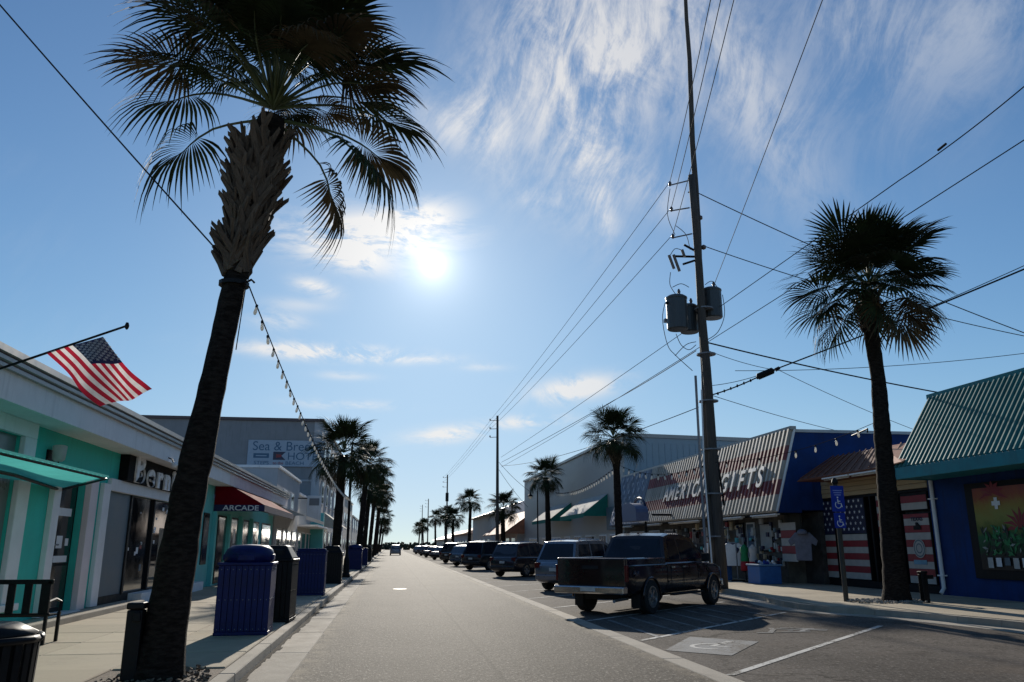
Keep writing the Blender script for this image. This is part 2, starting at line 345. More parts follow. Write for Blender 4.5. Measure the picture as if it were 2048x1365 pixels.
FACE_S = Matrix(((1, 0, 0), (0, 0, -1), (0, 1, 0)))     # text on a wall that faces -Y
rnd = random.Random(7)
def lerp(a, b, t): return a+(b-a)*t
# ---------------------------------------------------------------- ground, road, kerbs, pavements
def sheet(name, pts, z, m, parent=None): return struct(name, MB().poly(*[(x, y, z) for x, y in pts]), m, parent)
sheet('ground', [(-3000, -600), (3000, -600), (3000, 3000), (-3000, 3000)], -.06, M_sand)
sheet('road', [(-1.17, -40), (4.0, -40), (4.0, 420), (-1.17, 420)], 0, M_road)
sheet('parking_lot', [(4.33, -40), (14.5, -40), (14.5, 300), (4.33, 300)], -.004, M_lot)
lk = thing('gutter', '', ''); del lk['label']; del lk['category']; lk['kind'] = 'structure'
def piece(name, cache, dims, m, parent, loc, jig=0.):
    key = (name, tuple(round(q, 3) for q in dims))
    if key not in cache:
        o = MB().box(-dims[0]/2, dims[0]/2, -dims[1]/2, dims[1]/2, -dims[2], 0).build(name, m, parent, world=False, bevel=.012); cache[key] = o.data
    else:
        o = link(name, cache[key], parent); b = o.modifiers.new('bevel', 'BEVEL'); b.width = .012; b.segments = 1; b.limit_method = 'ANGLE'
    o.location = (loc[0], loc[1], loc[2]+rnd.uniform(-jig, jig)); o.rotation_euler.z = rnd.uniform(-jig, jig)*.2
    return o
CA = {}
y = 1.5
while y < 100: piece('gutter_pan', CA, (.575, 2.985, .1), M_conc2, lk, (-1.46, y+1.5, .006), .002); y += 3
BX('gutter_pan', M_conc2, lk, -1.7475, -1.1725, 100.5, 400, -.1, .006)
gm = MB(); M_kerbshade = mat('kerb_shade_strip', (.045, .038, .030), .95, var=.6, scale=5., bump=.6, bscale=30, spec=.05)  # dark strip painted along the kerb foot as its shadow line
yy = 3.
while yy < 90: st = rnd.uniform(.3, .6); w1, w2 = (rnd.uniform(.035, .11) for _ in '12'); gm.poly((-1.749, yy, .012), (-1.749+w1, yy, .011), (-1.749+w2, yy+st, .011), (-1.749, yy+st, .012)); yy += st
gm.build('kerb_shade_strip', M_kerbshade, lk)
lk = thing('kerb', '', ''); del lk['label']; del lk['category']; lk['kind'] = 'structure'
y = 1.5
while y < 100: piece('kerb_stone', CA, (.19, 2.985, .25), M_conc2, lk, (-1.845, y+1.5, .14), .003); y += 3
BX('kerb_stone', M_conc2, lk, -1.94, -1.75, 100.5, 400, -.1, .14)
lk = thing('road_edge_ribbon', '', ''); del lk['label']; del lk['category']; lk['kind'] = 'structure'
y = 3.
while y < 105: piece('ribbon_slab', CA, (.325, 2.99, .1), M_conc2, lk, (4.165, y+1.5, .006), .0015); y += 3
BX('ribbon_slab', M_conc2, lk, 4.0025, 4.3275, 105, 300, -.1, .006)
lk = thing('sidewalk', '', ''); del lk['label']; del lk['category']; lk['kind'] = 'structure'
for i in range(38):
    for x0, x1 in ((-3.28, -1.955), (-4.66, -3.29), (-6.62, -4.67)):
        if x0 == -3.28 and 8.9 < 2+i*1.5 < 10.6: continue         # the planting bed of the palm
        piece('paving_slab', CA, (x1-x0, 1.49, .2), M_conc, lk, ((x0+x1)/2, 2.75+i*1.5, .15), .003)
BX('paving_slab', M_conc, lk, -6.62, -1.955, 59.005, 400, -.1, .15)
BX('soil_joint', M_mulch, lk, -6.64, -1.95, 1.9, 59, -.2, .13)
bed = MB()
for i in range(260):
    a = rnd.uniform(0, 2*pi); r = sqrt(rnd.random())*.75; x, yy = -2.55+r*cos(a)*.75, 10.1+r*sin(a)*1.35; q = rnd.uniform(.015, .04)
    bed.obox((x, yy, .15+rnd.uniform(-.01, .03)), (q*1.6, q, q*.6), Euler((rnd.uniform(-.6, .6), rnd.uniform(-.6, .6), rnd.uniform(0, 3))).to_matrix())
o = bed.build('mulch', M_mulch); o['kind'] = 'stuff'
# right-hand pavement with its bulging kerb line
KP = [(-30, 12.9), (8, 12.75), (13, 12.6), (15.2, 12.4), (18., 11.75), (19.6, 10.75), (20.6, 10.55), (22.2, 10.75), (24.4, 11.3), (27.5, 11.6), (34, 11.65), (60, 11.7), (160, 11.7)]
def kx(y):
    for (a, xa), (b, xb) in zip(KP, KP[1:]):
        if a <= y <= b: return lerp(xa, xb, (y-a)/(b-a))
    return KP[-1][1]
lk = thing('storefront_pavement', '', ''); del lk['label']; del lk['category']; lk['kind'] = 'structure'
ys = [7+1.6*i for i in range(34)]
for a, b in zip(ys, ys[1:]):
    b2 = b-.012
    xm = lambda yy: max(14.2, kx(yy)+.9)
    for k in range(2):
        f0 = (lambda yy: kx(yy)+.18) if k == 0 else (lambda yy: xm(yy)+.006); f1 = (lambda yy: xm(yy)-.006) if k == 0 else (lambda yy: 17.2)
        h = .15+rnd.uniform(-.003, .003)
        MB().slab([(f0(a), a, h), (f1(a), a, h), (f1(b2), b2, h), (f0(b2), b2, h)], .2).build('paving_slab', M_conc, lk)
MB().slab([(11.9, ys[-1], .15), (17.2, ys[-1], .15), (17.2, 300, .15), (11.9, 300, .15)], .2).build('paving_slab', M_conc, lk)
MB().slab([(12.96, -30, .15), (17.4, -30, .15), (17.4, 6.99, .15), (12.96, 6.99, .15)], .2).build('paving_slab', M_conc, lk)
lk = thing('bulging_kerb', '', ''); del lk['label']; del lk['category']; lk['kind'] = 'structure'
yy = -2.
while yy < 62:
    st = 1.0 if 14 < yy < 28 else 2.5
    a, b = yy, yy+st-.01
    MB().slab([(kx(a), a, .14), (kx(a)+.175, a, .14), (kx(b)+.175, b, .14), (kx(b), b, .14)], .25).build('kerb_stone', M_conc2, lk)
    MB().slab([(kx(a)-.6, a, .004), (kx(a)-.004, a, .004), (kx(b)-.004, b, .004), (kx(b)-.6, b, .004)], .1).build('gutter_pan', M_conc2, lk)
    yy += st
MB().slab([(11.7, 62, .14), (11.875, 62, .14), (11.875, 300, .14), (11.7, 300, .14)], .25).build('kerb_stone', M_conc2, lk)
isl = MB()
for i in range(420):
    a = rnd.uniform(0, 2*pi); r = sqrt(rnd.random()); x, yy = 13.2+r*cos(a)*1.1, 20.7+r*sin(a)*.75; q = rnd.uniform(.02, .055)
    isl.obox((x, yy, .16+rnd.uniform(0, .03)), (q*1.4, q, q*.8), Euler((rnd.uniform(-.6, .6), rnd.uniform(-.6, .6), rnd.uniform(0, 3))).to_matrix())
o = isl.build('gravel', M_gravel); o['kind'] = 'stuff'
# painted lines: 45 degree stalls, each stripe a marking of its own
lk = thing('parking_markings', '', ''); del lk['label']; del lk['category']; lk['kind'] = 'structure'
def stripe(a, b, w, m=M_paint, z=.002, name='stall_line'):
    a = Vector((*a, z)); b = Vector((*b, z)); n = (b-a).normalized().cross(Vector((0, 0, 1)))*w/2
    MB().poly(a-n, b-n, b+n, a+n).build(name, m, lk)
for k in range(30):
    y0 = 10.42+3.85*k
    L = 8.1 if k == 0 else 7.7
    stripe((4.36, y0), (4.36+L*.707, y0+L*.707), .11)
for i in range(7):                                          # hatched aisle beside the truck
    t = .6+i*.95; stripe((4.36+t*.707+.1, 14.27+t*.707), (4.36+t*.707+.1, 14.27+t*.707+3.6), .10, M_paintw, .0025, 'hatch_line')
MB().poly((4.36, 12.95, .0022), (5.15, 12.2, .0022), (6.35, 13.85, .0022), (5.45, 14.75, .0022)).build('bay_symbol_field', M_paintw, lk)
sy = MB(); c = Vector((5.4, 13.45, .0045)); d1 = Vector((.707, .707, 0)); d2 = Vector((.707, -.707, 0))
def sp(a, b): return c+d1*a+d2*b
for i in range(14):
    a0, a1 = pi*.75+i*pi*1.3/14, pi*.75+(i+1)*pi*1.3/14
    sy.poly(sp(cos(a0)*.42-.15, sin(a0)*.34), sp(cos(a1)*.42-.15, sin(a1)*.34), sp(cos(a1)*.33-.15, sin(a1)*.26), sp(cos(a0)*.33-.15, sin(a0)*.26))
sy.poly(sp(-.15, -.05), sp(.45, -.05), sp(.45, .05), sp(-.15, .05)); sy.poly(sp(-.15, .05), sp(-.15, .32), sp(-.07, .32), sp(-.07, .05)); sy.poly(sp(.5, -.08), sp(.68, -.08), sp(.68, .08), sp(.5, .08))
sy.build('wheelchair_symbol', M_paint, lk)
for i in range(9): stripe((7.2+rnd.uniform(-.5, .9), 15.6+rnd.uniform(-.6, .6)), (7.6+rnd.uniform(-.2, 1), 15.6+rnd.uniform(-.5, .5)), .1, M_paintw, .002+.0004*i, 'worn_mark')
mh = thing('manhole_cover', 'round iron manhole cover sunk in the asphalt lane', 'manhole cover', (.45, 32.2, 0))
M_iron = mat('worn_iron', (.30, .27, .23), .6, metal=.3, var=.3, scale=20)
MB().lathe([(.26, -.01), (.26, .006), (.24, .008)], 24).build('ring', M_iron, mh, world=False)
MB().lathe([(.22, -.01), (.22, .012)], 24).build('lid', M_iron, mh, world=False)
# dunes and scrub where the street ends
db = MB()
for i in range(1500):
    x = rnd.uniform(-60, 120); yy = 330+rnd.uniform(0, 25); h = 1.2+1.6*(.5+.5*sin(x*.21)*cos(x*.087+1))+rnd.uniform(0, .7)
    q = rnd.uniform(.5, 1.3); db.obox((x, yy, rnd.uniform(.1, 1)*h), (q, q, q*.7), Euler((rnd.random()*3, rnd.random()*3, rnd.random()*3)).to_matrix())
o = db.build('dune_scrub', M_hedge); o['kind'] = 'stuff'

# ---------------------------------------------------------------- left side: teal shop row
FX = -6.6
L1 = thing('teal_shop', 'long low teal stucco shop with white fascia and black glazed storefront beside the flag', 'shop', (-6.6, 18, 0))
def w(name, m, x0, x1, y0, y1, z0, z1, bv=0., p=None): return MB().box(x0, x1, y0, y1, z0, z1).build(name, m, p or L1, bevel=bv)
w('wall', M_teal, -16, -6.6, 2, 13.0, .0, 3.83); w('wall', M_teal, -16, -6.6, 13.0, 15.42, .0, .78); w('wall', M_teal, -16, -6.6, 13.0, 15.42, 3.5, 3.83)
w('wall', M_teal, -16, -6.6, 15.42, 17.32, .0, 3.83); w('wall', M_teal, -16, -6.6, 17.32, 18.85, 2.95, 3.83); w('wall', M_teal, -16, -6.6, 18.85, 20.3, 0, 3.83)
w('wall', M_teal, -16, -6.6, 20.3, 29.9, 3.14, 3.83); w('wall', M_teal2, -16, -6.6, 29.9, 31.9, 0, 3.83); w('wall', M_teal2, -16, -6.6, 31.9, 48.0, 0, 3.3)
w('roof', M_roofw, -16, -6.0, 1.8, 48.2, 4.4, 4.47)
w('soffit', M_white, -6.6, -5.93, 1.8, 48.2, 3.78, 3.83)
f = w('fascia', M_white, -5.93, -5.88, 1.8, 30.9, 3.76, 4.2)
w('fascia', M_pinkw, -5.93, -5.88, 30.9, 48.2, 3.76, 4.2)
gt = MB()
prof = [(-5.88, 4.2), (-5.80, 4.2), (-5.80, 4.26), (-5.83, 4.28), (-5.77, 4.30), (-5.77, 4.36), (-5.81, 4.38), (-5.74, 4.40), (-5.74, 4.5), (-5.80, 4.5), (-5.88, 4.44)]
n = len(prof); gt.add([(x, yy, z) for yy in (1.8, 48.2) for x, z in prof], [tuple(range(n)), tuple(range(2*n-1, n-1, -1))]+[(i, i+n, (i+1) % n+n, (i+1) % n) for i in range(n)])
gt.build('gutter', M_gut, L1)
# shop window with its broad white surround
fr = w('window_frame', M_white, -6.6, -6.5, 12.3, 15.9, 3.5, 3.78, .015)
w('window_frame', M_white, -6.6, -6.5, 15.42, 15.9, .62, 3.5, .015); w('window_frame', M_white, -6.6, -6.5, 12.3, 13.0, .62, 3.5, .015); w('window_sill', M_white, -6.6, -6.45, 12.2, 16.0, .5, .62, .015)
w('window_pane', mat('grey_blind', (.17, .18, .18), .3, var=.12, scale=1.2), -6.72, -6.66, 13.0, 15.42, .62, 3.5)
w('frame', M_white, -6.66, -6.62, 14.3, 14.36, .62, 3.5)
# glazed door between pilasters
w('pilaster', M_white, -6.6, -6.49, 16.98, 17.32, .28, 3.0, .012); w('pilaster', M_pinkw, -6.6, -6.47, 18.85, 19.3, .28, 3.0, .012); w('pilaster', M_white, -6.6, -6.5, 19.75, 20.2, .28, 3.0, .012)
dr = w('door', M_blackp, -6.8, -6.74, 17.32, 18.85, .28, 2.95)
w('door_pane', M_glass, -6.74, -6.73, 17.42, 18.75, 1.25, 2.85, p=dr); w('door_pane', mat('brown_tint_glass', (.03, .022, .017), .12, var=.2), -6.74, -6.73, 17.42, 18.75, .38, 1.2, p=dr)
MB().tube([(-6.73, 17.6, 1.2), (-6.66, 17.6, 1.22), (-6.66, 17.6, 1.62), (-6.66, 17.95, 1.62)], .018, 6).build('door_handle', M_galv, dr)
for (a, b, z0, z1) in ((17.9, 18.6, 2.2, 2.36), (18.0, 18.3, 1.55, 1.8), (18.45, 18.62, 1.6, 1.75), (17.95, 18.65, 1.27, 1.40)): w('flyer', M_signw, -6.728, -6.722, a, b, z0, z1, p=dr)
w('threshold', M_white, -6.73, -6.4, 17.3, 18.9, .2, .29)
st = w('step', M_conc2, -6.6, -6.08, 14.5, 22.4, .1, .27, .02); w('step', M_white, -6.6, -6.25, 22.7, 29.8, .1, .42, .015)
# black glazed storefront
w('header', M_white, -6.6, -6.5, 20.2, 29.9, 2.86, 3.14, .01)
w('bulkhead', M_blackp, -6.72, -6.6, 20.3, 29.9, .1, .45)
w('storefront_panel', M_panelg, -6.68, -6.62, 20.35, 22.1, .45, 2.86)
for a in (22.1, 24.2, 26.4, 28.4, 29.75): w('mullion', M_blackp, -6.7, -6.58, a, a+.14, .42, 2.86, .01)
for a, b in ((22.24, 24.2), (24.34, 26.4), (26.54, 28.4), (28.54, 29.75)): w('pane', M_glass, -6.68, -6.65, a, b, .45, 2.86)
for i in range(56):
    a = rnd.choice([22.3, 22.9, 23.4, 24.5, 25.1, 25.7, 26.7, 27.3, 28.6, 29.1])+rnd.uniform(0, .3); z = rnd.uniform(.9, 2.8); q = rnd.uniform(.05, .2)
    w('sticker', rnd.choice([M_signw, M_signw, M_white, M_cream, M_vred, M_panelg]), -6.646-.0006*i, -6.640-.0003*i, a, a+q, z-q*rnd.uniform(.4, 1.), z)
for a, b, z0, z1 in ((25.2, 26.2, .9, 2.1), (26.9, 27.8, .7, 1.9)): w('sticker', mat('faded_poster', (.16, .13, .09), .5, var=.4, scale=3), -6.648, -6.645, a, b, z0, z1)
sg = thing('shop_sign', 'black box sign with irregular white script letters over the storefront', 'sign', (-6.55, 25, 3.5))
M_sbx = mat('sign_box_black', (.006, .006, .007), .7, spec=.12, var=.2)
MB().box(-6.6, -6.38, 20.9, 28.2, 3.15, 3.775).build('sign_box', M_sbx, sg)
lw = mat('sign_letter_white', (.80, .82, .86), .6, var=.2, scale=7.)
for ch, yy, zz, q, s_ in (('B', 21.75, 3.46, .84, 1.5), ('e', 22.75, 3.40, .74, 1.6), ('r', 23.55, 3.40, .70, 1.6), ('n', 24.35, 3.40, .70, 1.55), ('i', 25.05, 3.42, .72, 1.5), ('e', 25.75, 3.38, .74, 1.55), ("'", 26.4, 3.5, .6, 1.5), ('s', 26.95, 3.38, .74, 1.6)):
    text(ch, q*1.12, lw, sg, (-6.36, yy, zz), FACE_E, .03, 'letter', sx=s_, bold=.035)
# lower shopfronts under the arcade awning
for a, b in ((30.5, 31.4), (33.0, 34.6), (35.2, 37.2), (38.2, 40.0), (41, 43), (44, 47)):
    d = w('shop_window', M_blackp, -6.62, -6.57, a, b, .95 if a != 33.0 else .2, 2.75); w('pane', M_glass, -6.57, -6.562, a+.08, b-.08, 1.05 if a != 33.0 else .3, 2.67, p=d)
for a in (31.95, 34.75, 37.5, 40.3): w('pilaster', M_teal2, -6.6, -6.45, a, a+.28, .15, 2.85, .01)
w('flyer', M_signw, -6.562, -6.556, 36.2, 36.6, 1.7, 2.3)
# wall lamp, security lamp
lm = thing('wall_lamp', 'small wall lamp with cream glass shade above the teal awning', 'lamp', (-6.6, 16.75, 3.25))
MB().box(-6.6, -6.56, 16.6, 16.95, 3.1, 3.4).build('bracket', M_dark, lm); MB().tube([(-6.58, 16.75, 3.16), (-6.42, 16.75, 3.14), (-6.42, 16.75, 3.2)], .02, 6).build('arm', M_dark, lm)
MB().lathe([(.06, 3.18), (.11, 3.22), (.13, 3.48), (.09, 3.5)], 14, (-6.42, 16.75, 0)).build('shade', M_bulb, lm, smooth=True)
lm = thing('flood_lamp', 'small floodlight clamped under the white fascia near the leaning palm', 'lamp', (-5.86, 22.4, 3.8))
MB().tube([(-5.88, 22.4, 3.86), (-5.78, 22.4, 3.82), (-5.74, 22.4, 3.74)], .018, 6).build('arm', M_dark, lm); MB().lathe([(.03, 0), (.07, .03), (.075, .1)], 12, (-5.74, 22.45, 3.66), Euler((-1.2, 0, 0)).to_matrix()).build('lamp_head', M_white, lm)
# aqua canvas awning
aw = thing('aqua_awning', 'aqua canvas awning on dark bars over the shop door, scalloped edge', 'awning', (-6.6, 13, 2.9))
cv = MB(); NX, NY = 8, 40
Y0, Y1 = 7.5, 16.1
def ap(i, j): s = i/NX; t = j/NY; ye = lerp(17.5, 15.95, s); return (lerp(-6.58, -5.2, s), lerp(Y0, ye, t), lerp(2.72, 2.86, s)+.03*sin(t*pi*4)*s*(1-s)*4)
vs = [ap(i, j) for i in range(NX+1) for j in range(NY+1)]
cv.add(vs, [(i*(NY+1)+j, (i+1)*(NY+1)+j, (i+1)*(NY+1)+j+1, i*(NY+1)+j+1) for i in range(NX) for j in range(NY)]); cv.build('canopy', M_aqua, aw, smooth=True)
vl = MB()
for j in range(NY):
    a, b = ap(NX, j), ap(NX, j+1); m_ = ((a[0]+b[0])/2, (a[1]+b[1])/2, (a[2]+b[2])/2-.05)
    vl.add([a, (a[0]+.004, a[1], a[2]-.03), (m_[0]+.006, m_[1], m_[2]), (b[0]+.004, b[1], b[2]-.03), b], [(0, 1, 2, 3, 4)])
vl.build('valance', M_aqua, aw)
MB().tube([(-6.56, 17.4, 2.68), (-6.0, 14.0, 2.70), (-5.9, 11.5, 2.70)], .03, 6).build('frame_bar', M_dark, aw)
MB().tube([(-5.25, 7.5, 2.81), (-5.23, 15.9, 2.80)], .022, 6).build('frame_bar', M_dark, aw); MB().tube([(-5.23, 15.9, 2.80), (-6.58, 17.45, 2.68)], .022, 6).build('frame_bar', M_dark, aw)
# red arcade awning with navy valance
aw = thing('arcade_awning', 'red canvas awning with navy valance lettered ARCADE', 'awning', (-6.6, 32, 3.5))
T = (-6.58, 3.62); Fz = (-4.75, 3.10); ye = 41.5
MB().slab([(T[0], 32, T[1]+.5), (T[0], 32, 3.1), (Fz[0], 32, 3.1)], .012).build('end_panel', M_red, aw)
MB().slab([(T[0], 32, T[1]+.5), (Fz[0], 32, 3.1), (Fz[0], ye, 3.1), (T[0], ye, T[1]+.5)], .012).build('slope_panel', M_red, aw)
MB().box(T[0], Fz[0], 31.985, 32.0, 2.86, 3.1).build('valance', M_navy, aw); MB().box(Fz[0], Fz[0]+.015, 31.985, ye, 2.86, 3.1).build('valance', M_navy, aw)
text('ARCADE', .27, M_signw, aw, (-5.6, 31.98, 2.975), FACE_S, .003, sx=1.25, bold=.004)
MB().tube([(-4.78, 32.02, 3.08), (-4.78, ye, 3.08)], .02, 6).build('frame_bar', M_galv, aw); MB().tube([(-6.5, 32.05, 2.9), (-4.78, 32.05, 2.9)], .02, 6).build('frame_bar', M_galv, aw)
aw = thing('white_awning', 'long pale canvas awning beyond the arcade, its top in sunlight', 'awning', (-6.6, 50, 3.4))
MB().slab([(-6.6, 46.2, 3.9), (-4.6, 46.2, 3.2), (-4.6, 58.5, 3.2), (-6.6, 58.5, 3.9)], .015).build('slope_panel', M_whcan, aw); MB().box(-4.6, -4.585, 46.2, 58.5, 3.0, 3.2).build('valance', M_whcan, aw)
MB().slab([(-6.6, 46.2, 3.9), (-6.6, 46.2, 3.2), (-4.6, 46.2, 3.2)], .012).build('end_panel', M_whcan, aw)
# the small white shops
def small_shop(name, label, x0, y0, y1, z1, m, trim, wins, depth=12):
    b = thing(name, label, 'shop', (x0, (y0+y1)/2, 0))
    MB().box(x0-depth, x0, y0, y1, -.05, z1).build('wall', m, b)
    MB().box(x0-depth-.05, x0+.12, y0-.08, y1+.08, z1+.003, z1+.16).build('parapet_cap', trim, b, bevel=.02)
    for (a, c, z0, zz) in wins:
        f_ = MB().box(x0+.003, x0+.06, a, c, z0, zz).build('window_frame' if z0 > .5 else 'door_frame', M_white, b); MB().box(x0+.06, x0+.07, a+.1, c-.1, z0+.1, zz-.1).build('pane', M_glass, f_)
    return b
b = small_shop('white_shop', 'small white shop with tall parapet and upper windows before the hotel', -6.6, 48.6, 60.5, 6.0, M_stuccol, M_white, [(49.5, 51.5, .2, 2.6), (52.4, 53.6, .9, 2.6), (54.4, 56.4, .2, 2.6), (57.3, 59.6, .8, 2.6), (51.5, 53.2, 3.9, 5.0), (55.4, 57, 3.9, 5.0)])
b = small_shop('cream_shop', 'low pale shop with stepped parapet next to the grey hotel', -6.65, 60.7, 71.6, 5.2, M_cream, M_white, [(61.5, 63.2, .2, 2.6), (64, 66.5, .9, 2.6), (67.3, 69.3, .2, 2.6), (69.8, 71.2, .9, 2.6)])
BX('canopy', M_white, b, -6.64, -5.2, 61, 71.4, 2.95, 3.08)
sg = thing('hanging_sign', 'pale upright blade sign projecting from the low pale shop', 'sign', (-5.4, 60, 3.6))
MB().box(-5.95, -4.95, 59.9, 60.0, 3.25, 5.1).build('sign_board', M_white, sg, bevel=.02); MB().box(-5.8, -5.1, 59.88, 59.899, 4.4, 4.9).build('print', M_stucco, sg); MB().tube([(-6.6, 59.95, 4.9), (-5.95, 59.95, 4.9)], .04, 6).build('bracket', M_dark, sg)
# hotel
H = thing('hotel', 'large grey three storey hotel with painted wall sign over the shop row', 'hotel', (-6.3, 72, 0))
def hb(name, m, *a, p=None, bv=0.): return MB().box(*a).build(name, m, p or H, bevel=bv)
hb('wall', M_stucco, -26, -6.9, 72, 112, -.05, 12.2); hb('wall', M_stuccol, -6.9, -6.2, 71.95, 112, -.05, 12.2)
hb('parapet_cap', mat('dark_parapet', (.10, .075, .075), .7, var=.1), -26.1, -6.1, 71.8, 112.1, 12.203, 12.45)
hb('belt_course', M_stuccol, -26, -6.903, 71.93, 71.999, 7.0, 7.15); hb('belt_course', M_white, -6.199, -6.1, 71.95, 112, 4.2, 4.4)
for k in range(7):
    a = 74+k*5.3
    for z0, z1 in ((.4, 3.0), (5.2, 7.3), (8.8, 10.9)):
        f_ = hb('window_frame', M_white, -6.199, -6.12, a, a+2.2, z0, z1); hb('pane', M_glass, -6.12, -6.11, a+.12, a+2.08, z0+.12, z1-.12, p=f_)
hb('service_door', M_blackp, -13.7, -11.6, 71.9, 71.999, 5.6, 8.0)
box = hb('corner_panel', M_teal2, -6.9, -5.6, 70.9, 71.7, .15, 4.3)
awn = thing('hotel_awning', 'cream awning over the hotel street door behind the lamp post', 'awning', (-6.1, 78, 4))
MB().slab([(-6.1, 77, 4.6), (-4.2, 77, 3.2), (-4.2, 84, 3.2), (-6.1, 84, 4.6)], .02).build('slope_panel', M_whcan, awn); MB().slab([(-6.1, 77, 4.6), (-6.1, 77, 3.2), (-4.2, 77, 3.2)], .02).build('end_panel', M_whcan, awn)
sg = thing('hotel_sign', 'pale wall sign reading Sea & Breeze HOTEL with two small flag emblems', 'sign', (-9.2, 71.9, 9.4))
SB = mat('hotel_sign_board', (.34, .40, .47), .6, var=.05); SL = mat('hotel_sign_blue', (.06, .13, .21), .6, var=.08)
MB().box(-12.4, -5.95, 71.84, 71.92, 8.25, 10.5).build('sign_board', SB, sg)
text('Sea & Breeze', 1.12, SL, sg, (-9.1, 71.835, 9.95), FACE_S, .01, sx=.98); text('HOTEL', .92, SL, sg, (-7.55, 71.835, 9.1), FACE_S, .01, sx=1.05)
text('STEPS', .42, SL, sg, (-11.2, 71.835, 8.52), FACE_S, .01, sx=1.2); text('to the', .36, mat('hotel_sign_red', (.28, .04, .04), .6), sg, (-9.8, 71.835, 8.52), FACE_S, .01); text('BEACH', .42, SL, sg, (-8.4, 71.835, 8.52), FACE_S, .01, sx=1.2)
MB().box(-11.9, -10.6, 71.825, 71.835, 8.95, 9.35).build('emblem', SL, sg); MB().box(-11.7, -10.8, 71.82, 71.824, 9.1, 9.18).build('emblem', SB, sg)
MB().slab([(-10.25, 71.83, 8.8), (-10.25, 71.83, 9.5), (-9.2, 71.83, 9.5), (-9.55, 71.83, 9.15), (-9.2, 71.83, 8.8)], -.01).build('emblem', M_vnavy, sg); MB().slab([(-10.0, 71.818, 8.98), (-10.0, 71.818, 9.3), (-9.55, 71.818, 9.25), (-9.55, 71.818, 9.05)], -.004).build('emblem', M_vred, sg)
for i, (y0, y1, z1, m, lb) in enumerate(((113, 140, 8.2, M_cream, 'cream two storey building beyond the hotel half hidden by palms'), (142, 178, 6.4, M_stuccol, 'pale low building far along the palm row'), (182, 240, 5.0, M_cream, 'farthest cream building near the end of the street'))):
    b = thing('street_building', lb, 'building', (-6.6, (y0+y1)/2, 0)); MB().box(-20, -6.4, y0, y1, -.05, z1).build('wall', m, b); MB().box(-20.1, -6.25, y0-.1, y1+.1, z1+.003, z1+.25).build('roof', M_gut, b)
    for k in range(4):
        a = y0+2+k*(y1-y0-4)/4
        for z0 in ([.8] if z1 < 6 else [.8, 4.4]): f_ = MB().box(-6.399, -6.33, a, a+2.4, z0, z0+1.8).build('window_frame', M_white, b); MB().box(-6.33, -6.32, a+.15, a+2.25, z0+.15, z0+1.65).build('pane', M_glass, f_)
# ---------------------------------------------------------------- right side shops
B = thing('blue_shop', 'blue painted shop with teal ribbed metal mansard roof and bright poster window', 'shop', (16.8, 20, 0))
def q(name, m, *a, p=None, bv=0.): return MB().box(*a).build(name, m, p or B, bevel=bv)
q('wall', M_blue, 16.8, 28, 4, 23.5, 0, .7); q('wall', M_blue, 16.8, 28, 21.75, 23.5, .7, 3.66); q('wall', M_blue, 16.8, 28, 4, 21.75, 3.36, 3.66); q('wall', M_blue, 16.8, 28, 4, 17.2, .7, 3.36)
q('soffit', M_tealfas, 15.5, 16.8, 4, 23.05, 3.6, 3.66); q('fascia', M_tealfas, 15.42, 15.5, 4, 23.1, 3.58, 3.93, bv=.01); q('fascia', M_tealfas, 15.5, 16.8, 23.05, 23.1, 3.58, 3.93)
# mansard: backing slope and standing ribs one by one
e0, e1 = Vector((15.45, 0, 3.93)), Vector((16.95, 0, 6.2))
MB().slab([(e0.x, 23.1, e0.z), (e1.x, 23.1, e1.z), (e1.x, 4, e1.z), (e0.x, 4, e0.z)][::-1], .05).build('roof_backing', M_tealroof, B)
MB().slab([(15.5, 23.08, 3.94), (16.95, 23.08, 6.18), (16.95, 23.08, 3.94)], .03).build('gable_end', M_tealroof, B)
sl_ = (e1-e0).normalized(); nn = Vector((-sl_.z, 0, sl_.x)); Ls = (e1-e0).length
rm = MB(); rm.add([(-.05, 0, 0), (-.022, 0, .05), (.022, 0, .05), (.05, 0, 0), (-.05, Ls, 0), (-.022, Ls, .05), (.022, Ls, .05), (.05, Ls, 0)], [(0, 1, 5, 4), (1, 2, 6, 5), (2, 3, 7, 6), (0, 3, 2, 1), (4, 5, 6, 7)])
ro = rm.build('roof_rib', M_tealroof, B, world=False); Mr = Matrix(((0, sl_.x, nn.x), (-1, 0, 0), (0, sl_.z, nn.z))).to_4x4()
def rib(o, M3, pos, par, name, me, k):
    if k: o = link(name, me, par)
    o.matrix_basis = Matrix.Translation(Vector(pos)-par.location) @ M3; return o
for k in range(92): rib(ro, Mr, (e0.x, 23.0-k*.205, e0.z+.004), B, 'roof_rib', ro.data, k)
MB().box(16.9, 17.1, 3.95, 23.14, 6.15, 6.3).build('ridge_cap', M_tealfas, B)
MB().tube([(16.72, 23.22, 3.62), (16.72, 23.22, .35), (16.6, 23.22, .2)], .06, 8).build('downspout', M_white, B)
for z in (3.0, .7): q('strap', M_white, 16.65, 16.8, 23.1, 23.36, z, z+.04)
wf = q('window_frame', M_blackp, 16.72, 16.86, 17.2, 21.75, .7, 3.36)
PO = thing('poster', 'bright beach sunset poster filling the window of the blue shop', 'poster', (16.7, 20.5, 2))
